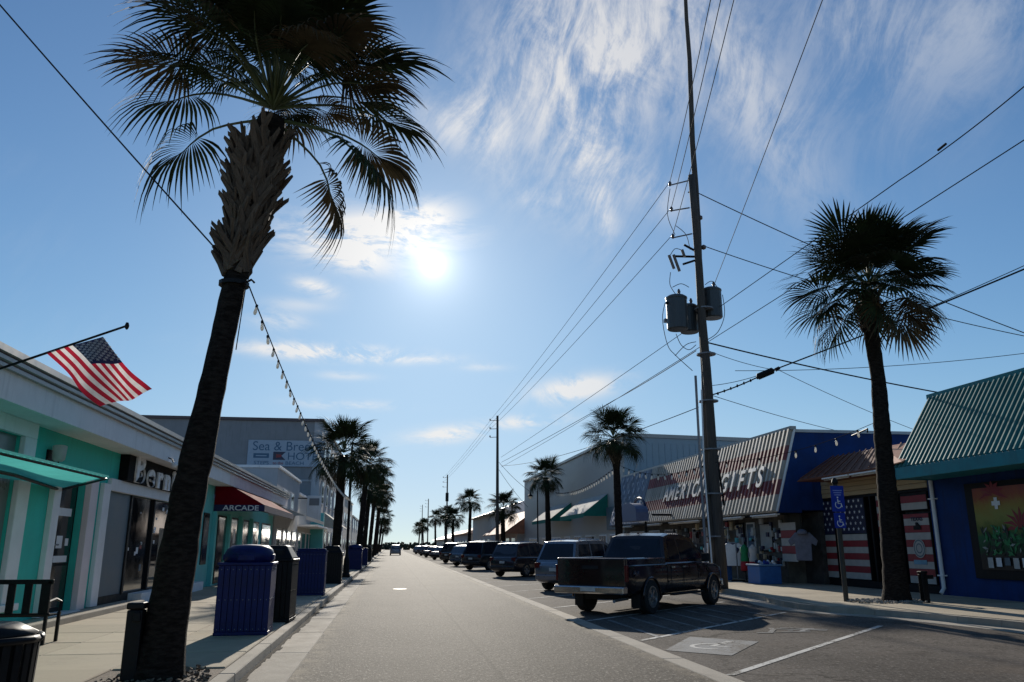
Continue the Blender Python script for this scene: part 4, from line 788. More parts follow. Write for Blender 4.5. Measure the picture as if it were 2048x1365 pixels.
def palm(label, pts, fs, nf, seed, boots=None, bootscale=1., group='palms along the street', scale=1., extra=(), top=0.35, lo=-58, core=0):
    r = random.Random(seed); base = Vector(pts[0][:3]); t = thing('palm_tree', label, 'palm', base, 0, group)
    P = []; rr = []
    for (a, b) in zip(pts, pts[1:]):
        n = max(2, int(abs(b[2]-a[2])/.14))
        for k in range(n):
            f = k/n; P.append(Vector(a[:3]).lerp(Vector(b[:3]), f)); rr.append(lerp(a[3], b[3], f)*(1+.05*r.uniform(-1, 1)))
    P.append(Vector(pts[-1][:3])); rr.append(pts[-1][3]); P = [P[0]-Vector((0, 0, .3))]+P; rr = [rr[0]*1.12]+rr
    for i in range(2, len(P)-2): P[i] = (P[i-1]+P[i]*2+P[i+1])/4 if False else P[i]
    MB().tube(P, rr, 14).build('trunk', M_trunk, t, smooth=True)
    top_ = P[-1]
    if boots:
        z0, z1, n = boots
        for k in range(n):
            f = (k+.5)/n; z = lerp(z0, z1, f); i = min(range(len(P)), key=lambda j: abs(P[j].z-z)); a = k*2.399963+r.uniform(-.2, .2); rad = rr[i]
            M3 = Euler((0, 0, a)).to_matrix() @ Euler((-R(r.uniform(-3, 7)), R((-1, 1)[k % 2]*r.uniform(16, 40)), 0)).to_matrix()
            pos = Vector((P[i].x, P[i].y, z))+Euler((0, 0, a)).to_matrix() @ Vector((0, rad*.93, 0)); s_ = bootscale*r.uniform(.8, 1.2)
            link('leaf_base', BT[k % 4], t, matrix=Matrix.Translation(pos-base) @ M3.to_4x4() @ Matrix.Diagonal((s_, s_, s_, 1)))
    L = list(extra)
    for k in range(nf):
        f = (k+.5)/nf; el = lerp(84, lo, f**.9)+r.uniform(-9, 9); L.append((math.degrees(k*2.399963)+r.uniform(-12, 12), el, r.uniform(-35, 35), None))
    for k in range(core): L.append((k*137.5+r.uniform(-25, 25), r.uniform(8, 68), r.uniform(-40, 40), r.choice((2, 3, 3)), r.uniform(.5, .72)))
    for az, el, roll, kind, *own in L:
        kind = (0 if el > 55 else 1 if el > 25 else 2 if el > -5 else 3 if el > -30 else 4) if kind is None else kind
        s_ = scale*r.uniform(.88, 1.1)*(.85 if el > 60 else 1.)
        if own: s_ = scale*own[0]
        M3 = Euler((0, 0, R(az))).to_matrix() @ Euler((0, -R(el), 0)).to_matrix() @ Euler((R(roll), 0, 0)).to_matrix()
        h = top*(1.1 if el > 40 else .75 if el > 0 else .35)
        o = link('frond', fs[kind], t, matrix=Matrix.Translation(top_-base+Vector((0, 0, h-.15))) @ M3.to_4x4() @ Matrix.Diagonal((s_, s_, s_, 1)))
        if el < lo+14 and r.random() < .45:
            for sl2 in o.material_slots[:1]: sl2.link = 'OBJECT'; sl2.material = M_frondd
    return t
# azimuth 0 = +X (across the street), 90 = down the street
palm('tall cabbage palm leaning over the kerb, broad crown of leaf bases, nearest of all palms',
     [(-2.56, 10.2, .12, .32), (-2.52, 10.2, .5, .24), (-2.41, 10.2, 2.13, .20), (-2.23, 10.2, 3.66, .16), (-2.09, 10.2, 4.92, .14), (-2.0, 10.2, 5.5, .165), (-1.95, 10.2, 6.0, .235), (-1.92, 10.2, 6.5, .25), (-1.84, 10.2, 7.0, .22), (-1.79, 10.2, 7.25, .18)],
     FS['big'], 22, 11, (4.95, 6.75, 250), .82, top=.4, lo=6, core=22,
     extra=[(178, 24, 0, 2), (200, 8, 20, 2), (-4, 18, 0, 3), (8, 30, 10, 2), (-8, -28, 10, 4), (20, -48, 0, 4), (4, -16, -20, 3), (168, 6, 0, 3), (150, 38, 0, 1), (-60, 35, 0, 2), (-110, 30, 0, 2), (-90, 55, 0, 1), (-30, 45, 0, 1), (-80, 20, 0, 3), (-100, 40, 10, 2), (-65, 10, 0, 3), (-125, 15, 0, 3), (-95, 70, 0, 1), (-45, 62, 0, 1), (-140, 60, 0, 1), (160, -14, 0, 4), (-70, 48, 0, 2), (-115, 52, 0, 2), (-40, 35, 0, 2), (-145, 38, 0, 2), (-92, 30, 0, 2), (-20, 62, 0, 1), (-160, 66, 0, 1)])
palm('broad round crowned cabbage palm in the gravel island by the blue parking sign',
     [(13.54, 20.8, .12, .40), (13.56, 20.8, .5, .31), (13.66, 20.8, 4.2, .235), (13.75, 20.8, 6.2, .20), (13.70, 20.8, 7.6, .21), (13.74, 20.8, 8.3, .30), (13.80, 20.8, 8.9, .2)], FS['right'], 44, 5, (7.6, 8.7, 44), .8, scale=.92, top=.45, lo=-34, core=16,
     extra=[(0, -30, 0, 4), (185, -25, 0, 4), (-100, -45, 0, 4), (-75, 5, 0, 3), (-120, 10, 0, 3), (5, 15, 0, 3), (178, 20, 0, 3), (-120, 35, 0, 2), (-150, 25, 0, 2), (-85, 28, 0, 2), (-115, -5, 0, 3), (-140, -15, 0, 3), (-95, -18, 0, 3)])
palm('slim cabbage palm in front of the warehouse corner, behind the parked wagon', [(11.12, 39, .0, .26), (11.08, 39, 1, .20), (11.05, 39, 5.4, .17), (11.03, 39, 5.9, .28), (11.0, 39, 6.3, .28), (10.95, 39, 6.7, .14)], FS['mid'], 50, 21, (5.5, 6.35, 26), .8, scale=.9, top=.4, lo=-40)
palm('small cabbage palm in front of the green awnings', [(13.6, 70, .12, .28), (13.5, 70, 6.3, .2), (13.4, 70, 7.0, .25), (13.35, 70, 7.4, .15)], FS['mid'], 46, 23, None, top=.4, lo=-48)
i = 0
for x, y, z, s_, lb in ((12.4, 90, 5.6, 1.15, 'dark palm partly hiding the second utility pole'), (12.2, 128, 8.3, 1.25, 'taller palm beyond the second utility pole'), (10.6, 140, 6.0, 1.2, 'shorter palm between the second and third utility poles'),
                        (11.6, 172, 7.9, 1.25, 'palm just before the third utility pole'), (11.3, 205, 8.2, 1.3, 'palm just past the third utility pole'), (10.6, 262, 7.8, 1.4, 'palm far down the row of parked cars'), (10.3, 300, 7.6, 1.5, 'last palm on the parking side of the street')):
    palm(lb, [(x, y, .1, .3), (x+rnd.uniform(-.4, .4), y, z-.6, .22), (x, y, z, .18)], FS['far'], 44, 40+i, None, scale=s_, top=.4, lo=-50); i += 1
for x, y, z, dxx, s_, lb in ((-2.42, 37.5, 5.6, .2, .95, 'cabbage palm beside the curved lamp post, behind the dark bins'), (-2.3, 57, 7.0, .75, .95, 'second palm along the shop pavement, in front of the hotel corner'), (-2.3, 72, 6.3, .5, .95, 'third palm along the shop pavement'), (-2.3, 86, 8.2, .9, 1.05, 'fourth palm along the shop pavement'),
                             (-2.3, 112, 8.0, 1., 1.15, 'fifth palm along the shop pavement'), (-2.3, 132, 9.0, .8, 1.1, 'sixth palm along the shop pavement'), (-2.3, 158, 6.8, 1., 1.15, 'seventh palm along the shop pavement'), (-2.3, 205, 6.0, 1., 1.2, 'small last palm along the shop pavement')):
    palm(lb, [(x, y, .12, .3), (x+dxx*.3, y, 1.2, .21), (x+dxx*.7, y, z-.9, .18), (x+dxx, y, z, .2)], FS['mid' if y < 60 else 'far'], 52 if y < 60 else 46, 60+i, None, scale=s_, top=.4, lo=-55); i += 1
# ---------------------------------------------------------------- utility poles
UP1 = thing('utility_pole', 'very tall wooden utility pole with insulator arms beside the pickup truck', 'utility pole', (11.45, 28.2, .15), group='utility poles')
Pb = Vector((11.45, 28.2, .15)); Pt = AY(1372, 0, 28.2); tp = Pb.lerp(Pt, 1.12)
pts = [Pb.lerp(tp, k/14)+Vector((.03*sin(k*1.9), 0, 0)) for k in range(15)]
MB().tube(pts, [lerp(.21, .065, (k/14)**.8) for k in range(15)], 12).build('pole_shaft', M_wood, UP1, smooth=True)
ct = AY(1383, 352, 28.0); cb = Vector((11.62, 27.95, .15))
MB().tube([cb.lerp(ct, k/8)+Vector((.02*sin(k*2.2), -.03, 0)) for k in range(9)], [lerp(.19, .13, k/8) for k in range(9)], 12).build('old_pole_stub', M_wood, UP1, smooth=True)
MB().tube([(11.12, 28.05, .15), AY(1399, 900, 28.05), AY(1391, 752, 28.05)], [.055, .05, .05], 8).build('conduit', M_galv, UP1); MB().tube([(11.28, 27.9, .15), AY(1408, 930, 27.9), AY(1403, 780, 27.9)], .03, 8).build('conduit', M_white, UP1)
MB().tube([(11.85, 27.9, 3.), AY(1424, 840, 27.9), AY(1417, 720, 27.9)], .04, 8).build('conduit', M_dark, UP1)
for z in (1.9, 3.4, 5.0, 6.8, 8.6, 10.4):
    c = Pb.lerp(Pt, (z-.15)/(Pt.z-.15)); MB().lathe([(.36, 0), (.36, .05)], 14, (c.x+.06, c.y-.1, z)).build('band', M_galv, UP1)
def ins(p, parent): MB().lathe([(.02, -.12), (.07, -.08), (.05, -.03), (.07, .0), (.05, .05), (.03, .09)], 10, p).build('insulator', M_porc, parent, smooth=True)
AR = []
for (px, py, qx, qy) in ((1340, 371, 1376, 362), (1343, 422, 1379, 416), (1346, 476, 1384, 468)):
    a = AY(px, py, 28.2); b = AY(qx, qy, 28.2); MB().tube([b, a], .028, 6).build('insulator_arm', M_galv, UP1); ins(a+Vector((0, 0, .08)), UP1); AR.append(a+Vector((0, 0, .14)))
for px, py in ((1393, 386), (1400, 436), (1407, 495)):
    c = AY(px, py, 28.2); MB().tube([c+Vector((-.35, 0, 0)), c], .03, 6).build('bracket', M_galv, UP1); MB().lathe([(.03, -.1), (.10, -.06), (.10, .05), (.03, .1)], 10, c).build('insulator', M_porc, UP1, smooth=True)
for a, b in (((1394, 514), (1350, 513)), ((1394, 504), (1368, 490)), ((1394, 520), (1366, 529))): MB().tube([AY(*a, 28.2), AY(*b, 28.2)], .045, 6).build('cutout_arm', M_dark, UP1)
for a, b in (((1338, 511), (1348, 538)), ((1347, 510), (1359, 543)), ((1364, 500), (1369, 514))): MB().tube([AY(*a, 28.1), AY(*b, 28.1)], .06, 8).build('fuse_cutout', M_porc, UP1)
def tank(cx, cy, Y, h, r, lb, nb=1):
    c = AY(cx, cy, Y); t = thing('transformer', lb, 'transformer', c-Vector((0, 0, h/2)), 0, 'pole mounted transformers')
    MB().lathe([(r*.92, -h/2), (r, -h/2+.04), (r, h/2-.08), (r*1.05, h/2-.06), (r*1.05, h/2), (r*.8, h/2+.07), (.02, h/2+.09)], 18, c).build('tank', M_tank, t, smooth=False, bevel=.01)
    for k in range(nb): MB().lathe([(.06, 0), (.07, .06), (.05, .12), (.07, .18), (.03, .3)], 10, c+Vector((.12-.24*k, 0, h/2+.06))).build('bushing', M_porc, t, smooth=True)
    MB().tube([c+Vector((-r*1.15, -.1, h*.3)), c+Vector((-r*.9, -.1, h*.3))], .06, 8).build('side_bushing', M_dark, t); MB().box(c.x-r, c.x+r, c.y+r*.6, c.y+r*1.1, c.z-h*.2, c.z-h*.1).build('hanger', M_galv, t)
tank(1354, 628, 28.2, 1.28, .40, 'large grey transformer can hung on the street side of the tall pole'); tank(1424, 609, 28.4, 1.15, .38, 'grey transformer can hung on the shop side of the tall pole'); tank(1378, 640, 28.75, 1.05, .36, 'third transformer can mostly hidden behind the tall pole')
def wire(label, P, sag=.3, r=.016, m=None, n=26, name='overhead_wire', cat='wire', group='overhead wires', parent=None):
    pts = []
    for (a, b) in zip(P, P[1:]):
        a, b = Vector(a), Vector(b)
        for k in range(n+1):
            if pts and k == 0: continue
            t = k/n; pts.append(a.lerp(b, t)-Vector((0, 0, sag*4*t*(1-t))))
    o = MB().tube(pts, r, 5).build(name, m or M_wire, parent)
    if parent is None: tag(o, label, cat, group)
    return pts
def ext(a, b, k): a, b = Vector(a), Vector(b); return a+(b-a)*k
# jumper leads around the transformers
for k, L in enumerate(([(1330, 606), (1325, 640), (1335, 690), (1352, 712), (1385, 742)], [(1352, 668), (1362, 690), (1378, 700), (1392, 690)], [(1445, 590), (1449, 630), (1436, 664), (1415, 680)], [(1345, 575), (1362, 568), (1378, 575)], [(1341, 545), (1340, 570), (1352, 590)], [(1410, 570), (1424, 563), (1438, 580)], [(1350, 712), (1372, 690), (1392, 684)], [(1352, 452), (1372, 470), (1380, 500)], [(1340, 378), (1335, 430), (1350, 470)], [(1362, 500), (1350, 498), (1341, 510)])):
    P = [AY(x, y, 27.9+.05*k) for x, y in L]; Q = []
    for i in range(len(P)-1):
        p0, p1, p2, p3 = P[max(i-1, 0)], P[i], P[i+1], P[min(i+2, len(P)-1)]
        for j in range(5): t = j/5; Q.append(.5*((2*p1)+(p2-p0)*t+(2*p0-5*p1+4*p2-p3)*t*t+(3*p1-p0-3*p2+p3)*t**3))
    MB().tube(Q+[P[-1]], .014, 5).build('jumper_lead', M_wire, UP1)
UPS = [UP1]
for k, (px, top, Y, lb) in enumerate(((995, 832, 85, 'second utility pole down the parking side, cut by a palm crown'), (895, 950, 155, 'third utility pole down the parking side, with dark collar'), (857, 998, 235, 'thin distant fourth utility pole'), (845, 1010, 300, 'faint farthest utility pole'))):
    tpp = AY(px, top, Y); t = thing('utility_pole', lb, 'utility pole', (tpp.x, Y, .1), group='utility poles'); UPS.append(t)
    MB().tube([(tpp.x+.05, Y, 0), (tpp.x, Y, tpp.z)], [.2, .12], 10).build('pole_shaft', M_wood, t)
    for j in range(3):
        z = tpp.z-.5-j*.9; MB().tube([(tpp.x, Y, z), (tpp.x-.8, Y, z-.05)], .035, 5).build('insulator_arm', M_galv, t); MB().lathe([(.05, 0), (.08, .1), (.03, .22)], 8, (tpp.x-.8, Y, z-.05)).build('insulator', M_porc, t)
    if k == 1: MB().lathe([(.3, tpp.z-5), (.3, tpp.z-3.4)], 10, (tpp.x, Y, 0)).build('collar', M_dark, t)
A2 = [AY(983, 838+9*j, 85) for j in range(3)]; A3 = [AY(889, 953+5*j, 155) for j in range(3)]
nm = ['topmost', 'middle', 'lowest']
for j, (px, py) in enumerate(((1417, 0), (1437, 0), (1463, 0))):
    wire('%s of the three primary lines running from the tall pole down the street' % nm[j], [ext(AR[j], AY(px, py, 17), 1.5), AR[j], A2[j], A3[j]], .25, .013, M_wireg)
E1 = AY(1395, 386, 28.2); wire('single cable from the tall pole dropping behind the round palm crown', [E1, AY(2140, 700, 27)], .25, .02)
E1 = AY(1409, 493, 28.2); wire('second cable from the tall pole passing behind the left fronds of the round palm', [E1, AY(2140, 690, 29)], .35, .018)
wire('steep wire crossing the cirrus from the top edge down toward the tall pole', [AY(1662, -45, 16), AY(1432, 560, 33), AY(1405, 640, 36)], .05, .014, M_wireg)
wire('long street wire above the round palm with a dark splice', [AY(2150, 85, 12), AY(1800, 360, 17), AY(1002, 915, 85)], .12, .014)
MB().tube([AY(1876, 301, 15.74), AY(1892, 288, 15.46)], .03, 6).build('splice', M_dark, [o for o in COL.objects if o.get('label', '').startswith('long street wire')][0])
wire('lower long street wire entering at the frame edge above the teal roof', [AY(2150, 215, 13), AY(1002, 935, 85)], .25, .014)
TC = AY(1425, 790, 28.1)
wire('thick looped telephone cable rising from the tall pole past the round palm trunk', [TC, AY(1535, 745, 26.5), AY(2140, 500, 17)], .06, .026); wire('thinner strand beside the thick telephone cable', [TC+Vector((0, 0, .35)), AY(1560, 735, 26.3), AY(2140, 490, 17)], .1, .012)
bx = thing('splice_case', 'dark cable splice case hanging on the telephone cable near the tall pole', 'splice case', AY(1535, 746, 26.5)); c = bx.location.copy(); dd = (AY(1560, 736, 26.3)-AY(1510, 757, 26.6)).normalized()
MB().tube([c-dd*.42, c-dd*.36, c+dd*.2, c+dd*.26], [.03, .12, .12, .03], 10).build('case_body', M_dark, bx); MB().tube([c+dd*.3+Vector((0, 0, -.02)), c+dd*.46], [.07, .06], 8).build('end_cap', M_dark, bx)
for k in range(7): p = TC.lerp(c, .1+k*.12)-Vector((0, 0, .03)); MB().lathe([(.02, -.06), (.045, -.02), (.02, .05)], 6, p).build('cable_tie', M_dark, bx)
wire('twisted service bundle from the tall pole to behind the teal roof', [AY(1412, 685, 28.2), AY(1960, 800, 30)], .12, .03); wire('thin wire under the twisted service bundle', [AY(1412, 700, 28.2), AY(1560, 742, 29.5), AY(1850, 868, 34)], .1, .012)
wire('nearly level wire behind the round palm trunk', [AY(1470, 742, 30), AY(2140, 695, 27)], .25, .013, M_wireg); wire('thin low wire dropping behind the gift shop roof', [AY(1420, 790, 28.2), AY(1720, 872, 36)], .1, .013, M_wireg)
wire('service drop from the tall pole toward the warehouse palms', [AY(1392, 702, 28.2), AY(1230, 800, 45), AY(1003, 925, 85)], .05, .018); wire('low service wire from the tall pole to the second pole', [AY(1397, 815, 28.2), AY(1003, 932, 85)], .5, .016)
wire('wire from the second pole to the metal hall corner', [AY(998, 925, 85), AY(1062, 985, 80)], .2, .02); wire('lower wire from the second pole to the low roofs', [AY(998, 940, 85), AY(1056, 1015, 90)], .2, .02)
wire('black cable from the frame corner to the leaning palm trunk', [AX(-160, -175, -8.5), AX(-10, 5, -5.2) if False else AY(-160, -175, 9.8), Vector((-2.2, 10.2, 5.15))][1:], .03, .011)
wire('short drop cord hanging from the tie on the leaning palm', [Vector((-1.93, 10.1, 4.82)), AY(472, 700, 10.0)], -.02, .007)
tie = thing('cable_tie_hook', 'small black hook strapped to the leaning palm trunk', 'hook', (-1.95, 10.1, 4.8)); MB().lathe([(.19, -.02), (.19, .03)], 14, (-2.1, 10.2, 4.85)).build('strap', M_dark, tie); MB().tube([(-1.95, 10.08, 4.84), (-1.86, 10.05, 4.88), (-1.82, 10.05, 4.84)], .015, 6).build('hook', M_dark, tie)
# ---------------------------------------------------------------- festoon lights
bm_ = MB().lathe([(.018, .06), (.022, .03), (.03, .0), (.034, -.05), (.022, -.09), (.004, -.10)], 8).build('bulb', M_bulb, None, world=False, smooth=True); BME = bm_.data; bpy.data.objects.remove(bm_)
cm_ = MB().lathe([(.016, .11), (.026, .10), (.026, .05), (.02, .05)], 8).build('socket', M_dark, None, world=False); CME = cm_.data; bpy.data.objects.remove(cm_)
def festoon(label, A, Bp, sag, step, bs=1., rad=.009):
    A, Bp = Vector(A), Vector(Bp); t = thing('festoon_lights', label, 'string lights', A, 0, 'festoon light strings'); n = int((Bp-A).length/step)
    f = lambda k: A.lerp(Bp, k)-Vector((0, 0, sag*4*k*(1-k)))
    MB().tube([f(k/40) for k in range(41)], rad, 5).build('cable', M_wire, t)
    for i in range(1, n):
        p = f(i/n)-A-Vector((0, 0, .11*bs)); s4 = Matrix.Diagonal((bs, bs, bs, 1)); Mx = Matrix.Translation(p) @ Euler((rnd.uniform(-.2, .2), rnd.uniform(-.2, .2), 0)).to_matrix().to_4x4() @ s4
        c_ = link('socket', CME, t, matrix=Mx); link('bulb', BME, t, matrix=Mx)
festoon('string of bulbs sagging from the leaning palm to the curved lamp post', (-1.9, 10.15, 4.82), (-1.98, 40.3, 3.85), .5, .60, .72)
L1p = AY(1237, 930, 39); L2p = Vector((11.5, 28.0, 4.55)); L3p = Vector((13.62, 20.7, 5.05))
festoon('string of bulbs across the flag mansard between slim palm and tall pole', L1p, L2p, .45, .75, 1.2); festoon('string of bulbs against the blue side wall between tall pole and round palm', L2p, L3p, .3, .8, 1.1)
festoon('string of bulbs over the green awnings between two palms', L1p, AY(1110, 985, 70), .5, .9, 1.3)
# ---------------------------------------------------------------- lamp posts
def lamp(x, y, s_, lb):
    t = thing('street_lamp', lb, 'street lamp', (x, y, .15), group='curved street lamps')
    MB().lathe([(.2, 0), (.2, .12), (.15, .2), (.13, .8), (.09, .95), (.065, 1.1), (.055, 6.2), (.03, 6.3)], 12).build('post', M_dark, t, world=False)
    MB().tube([(0, 0, 6.2)]+[(.33*s_-.33*s_*cos(a), 0, 6.3+.42*sin(a)) for a in [pi*k/12 for k in range(13)]]+[(.66*s_, 0, 6.1)], .032, 6).build('arm', M_dark, t, world=False)
    MB().lathe([(.03, 6.15), (.07, 6.05), (.08, 5.95), (.22, 5.83), (.27, 5.74), (.25, 5.74)], 14, (.66*s_, 0, 0)).build('shade', M_dark, t, world=False)
    MB().lathe([(.02, 5.52), (.14, 5.58), (.17, 5.73)], 12, (.66*s_, 0, 0)).build('globe', M_bulb, t, world=False, smooth=True)
    return t
lamp(-2.0, 40.3, 1, 'black lamp post with arched arm rising through the palm crowns'); lamp(-2.0, 92, 1, 'distant black lamp post on the shop pavement'); lamp(13.0, 72, -1, 'black lamp post with bell shade before the metal hall')
# ---------------------------------------------------------------- bins, bollards, bench, can
def slat_bin(x, y, rz, w_, h, m, lid, lb, group):
    t = thing('litter_bin', lb, 'litter bin', (x, y, .15), rz, group); hw = w_/2
    MB().box(-hw+.04, hw-.04, -hw+.04, hw-.04, .03, h).build('liner', M_dark if m is M_dark else m, t, world=False); MB().box(-hw-.01, hw+.01, -hw-.01, hw+.01, 0, .06).build('base', m, t, world=False, bevel=.015)
    n = 9; sw = w_/n; sm = None
    for k in range(n):
        for side in range(4):
            M3 = Euler((0, 0, side*pi/2)).to_matrix().to_4x4() @ Matrix.Translation((-hw+sw*(k+.5), -hw+.012, 0))
            if sm is None: o = MB().box(-sw*.44, sw*.44, -.014, .014, .065, h-.02).build('slat', m, t, world=False, bevel=.006); sm = o.data; o.matrix_basis = M3
            else: link('slat', sm, t, matrix=M3)
    bo = MB()
    for side in range(4):
        M4 = Euler((0, 0, side*pi/2)).to_matrix()
        for k in range(n):
            for z in (.10, h*.5, h-.08): bo.obox(M4 @ Vector((-hw+sw*(k+.5), -hw-.004, z)), (.014, .014, .014), M4)
    bo.build('bolts', M_galv if m is not M_dark else M_dark, t, world=False)
    MB().box(-hw-.025, hw+.025, -hw-.025, hw+.025, h-.015, h+.035).build('rim', m, t, world=False, bevel=.015)
    if lid == 'dome':
        MB().lathe([(hw*.98, h+.036), (hw*.98, h+.17), (hw*.9, h+.25), (hw*.7, h+.315), (.02, h+.335)], 20).build('dome_lid', m, t, world=False, smooth=True); 
        for a in (0, pi/2): MB().box(-.14, .14, -hw*.99, hw*.99, h+.06, h+.17).build('flap', M_blackp if False else m, t, world=False, bevel=.02).rotation_euler.z = a
    elif lid == 'hood':
        MB().add([(-hw, -hw, h+.036), (hw, -hw, h+.036), (hw, hw, h+.036), (-hw, hw, h+.036), (-hw*.62, -hw*.62, h+.30), (hw*.62, -hw*.62, h+.30), (hw*.62, hw*.62, h+.30), (-hw*.62, hw*.62, h+.30)], [(3, 2, 1, 0), (4, 5, 6, 7), (0, 1, 5, 4), (1, 2, 6, 5), (2, 3, 7, 6), (3, 0, 4, 7)]).build('hood_lid', m, t, world=False, bevel=.03)
        MB().box(-hw*.55, hw*.55, -hw*.9, hw*.9, h+.08, h+.22).build('flap', M_blackp, t, world=False, bevel=.02)
    else: MB().box(-hw*.95, hw*.95, -hw*.95, hw*.95, h+.036, h+.09).build('flat_lid', m, t, world=False, bevel=.02)
    return t
slat_bin(-2.42, 15.05, R(2), .86, 1.14, M_binb, 'dome', 'big blue slatted bin with domed lid, nearest on the pavement', 'blue bins'); slat_bin(-2.3, 17.4, R(-2), .84, 1.16, M_dark, 'hood', 'black slatted bin with sloping hood behind the big blue bin', 'black bins')
slat_bin(-2.35, 26.2, R(1), .86, 1.28, M_binb, 'flat', 'blue flat topped bin second along the kerb', 'blue bins'); slat_bin(-2.25, 34.0, 0, .8, 1.15, M_dark, 'hood', 'black bin under the palm near the curved lamp post', 'black bins'); slat_bin(-2.15, 53.5, 0, .9, 1.2, M_binb, 'dome', 'distant blue bin beyond the curved lamp post', 'blue bins'); slat_bin(-2.1, 66, 0, .86, 1.2, M_binb, 'flat', 'farthest blue bin before the hotel', 'blue bins'); slat_bin(-2.1, 80, 0, .9, 1.2, M_dark, 'hood', 'farthest black bin along the palm row', 'black bins')
for i, (x, y, h, lb) in enumerate(((-2.80, 10.05, .83, 'square black bollard at the foot of the leaning palm'), (14.04, 20.3, .80, 'short black bollard at the foot of the round palm'))):
    t = thing('bollard', lb, 'bollard', (x, y, .15)); MB().box(-.085, .085, -.085, .085, 0, h-.08).build('post', M_dark, t, world=False, bevel=.015); MB().box(-.095, .095, -.095, .095, h-.075, h).build('cap', M_dark, t, world=False, bevel=.02); MB().box(.0, .22 if i else .08, -.14, -.105, h-.2, h-.1).build('outlet_box', M_dark if i == 0 else M_galv if False else M_dark, t, world=False, bevel=.01)
can = thing('trash_can', 'black slatted round trash can at the corner of the frame by the bench', 'trash can', (-2.47, 5.6, .15))
MB().lathe([(.25, .02), (.27, .9)], 20).build('liner', M_blackp, can, world=False)
sm = None
for k in range(28):
    a = 2*pi*k/28; M3 = Euler((0, 0, a)).to_matrix().to_4x4() @ Matrix.Translation((.305, 0, 0)) @ Euler((0, R(2.), 0)).to_matrix().to_4x4()
    if sm is None: o = MB().box(-.007, .007, -.024, .024, .04, .9).build('slat', M_dark, can, world=False); sm = o.data; o.matrix_basis = M3
    else: link('slat', sm, can, matrix=M3)
for z, r_ in ((.06, .315), (.45, .325), (.9, .345)): MB().tube([(r_*cos(2*pi*k/32), r_*sin(2*pi*k/32), z) for k in range(33)], .014 if z < .8 else .024, 6).build('ring', M_dark, can, world=False, smooth=True)
MB().lathe([(.30, .90), (.33, .93), (.22, .985), (.20, .985)], 24).build('lid_ring', M_dark, can, world=False, smooth=True)
bn = thing('bench', 'black slatted metal bench against the teal shop front', 'bench', (-6.12, 13.7, .15))
for k in range(9): MB().box(-1.0+k*.235, -.89+k*.235, -.012, .012, .46, .88).build('back_slat', M_dark, bn, world=False)
MB().box(-1.15, 1.05, -.022, .022, .88, .95).build('top_rail', M_dark, bn, world=False, bevel=.01); MB().box(-1.15, 1.05, -.02, .02, .42, .46).build('bottom_rail', M_dark, bn, world=False, bevel=.01)
for k in range(5): MB().box(-1.1, 1.0, .04+k*.1, .12+k*.1, .40, .42).build('seat_slat', M_dark, bn, world=False)
for x in (-1.08, 1.0):
    for yy in (.0, .5): MB().box(x-.022, x+.022, yy-.022, yy+.022, 0, .44 if yy else .92).build('leg', M_dark, bn, world=False)
    MB().tube([(x, .0, .62), (x, .3, .65), (x, .52, .6), (x, .5, .42)], .02, 6).build('armrest', M_dark, bn, world=False)
# ---------------------------------------------------------------- blue parking sign
sp_ = thing('parking_sign', 'tall post with blue accessible parking sign and small arrow plate by the round palm', 'sign', (12.2, 21, .15)); sp_.rotation_euler = (0, 0, R(4))
MB().box(-.05, .05, -.05, .05, -.1, 3.1).build('post', mat('brown_post', (.045, .04, .03), .7, var=.2), sp_, world=False, bevel=.012); MB().lathe([(.07, 3.1), (.09, 3.16), (.07, 3.24), (.02, 3.28)], 10).build('finial', M_dark, sp_, world=False)
M_sb2 = M_signblue; u1 = MB().box(-.20, .20, -.075, -.06, 2.36, 3.06).build('sign_plate', M_sb2, sp_, world=False); MB().box(-.17, .17, -.075, -.06, 1.92, 2.33).build('sign_plate', M_sb2, sp_, world=False)
def isa(par, cx, cz, s_, y):
    b = MB(); b.tube([(cx-.05*s_, y, cz+.42*s_), (cx-.03*s_, y, cz), (cx+.28*s_, y, cz), (cx+.38*s_, y, cz-.34*s_)], .055*s_, 5); b.tube([(cx-.04*s_, y, cz+.22*s_), (cx+.22*s_, y, cz+.22*s_)], .045*s_, 5)
    b.tube([(cx+.33*s_*cos(a)-.02*s_, y, cz-.12*s_+.33*s_*sin(a)) for a in [R(130)+R(220)*k/12 for k in range(13)]], .04*s_, 5); b.lathe([(.09*s_, 0), (.09*s_, .004)], 10, (cx-.05*s_, y, cz+.58*s_), Euler((pi/2, 0, 0)).to_matrix()); b.build('wheelchair_symbol', M_signw, par, world=False)
isa(sp_, 0, 2.08, .26, -.078); isa(sp_, 0, 2.58, .28, -.078)
for k in range(3): MB().box(-.14+.02*k, .14-.02*k, -.079, -.0755, 2.92-k*.06, 2.945-k*.06).build('print_line', mat('sign_print', (.25, .3, .6), .5), sp_, world=False)
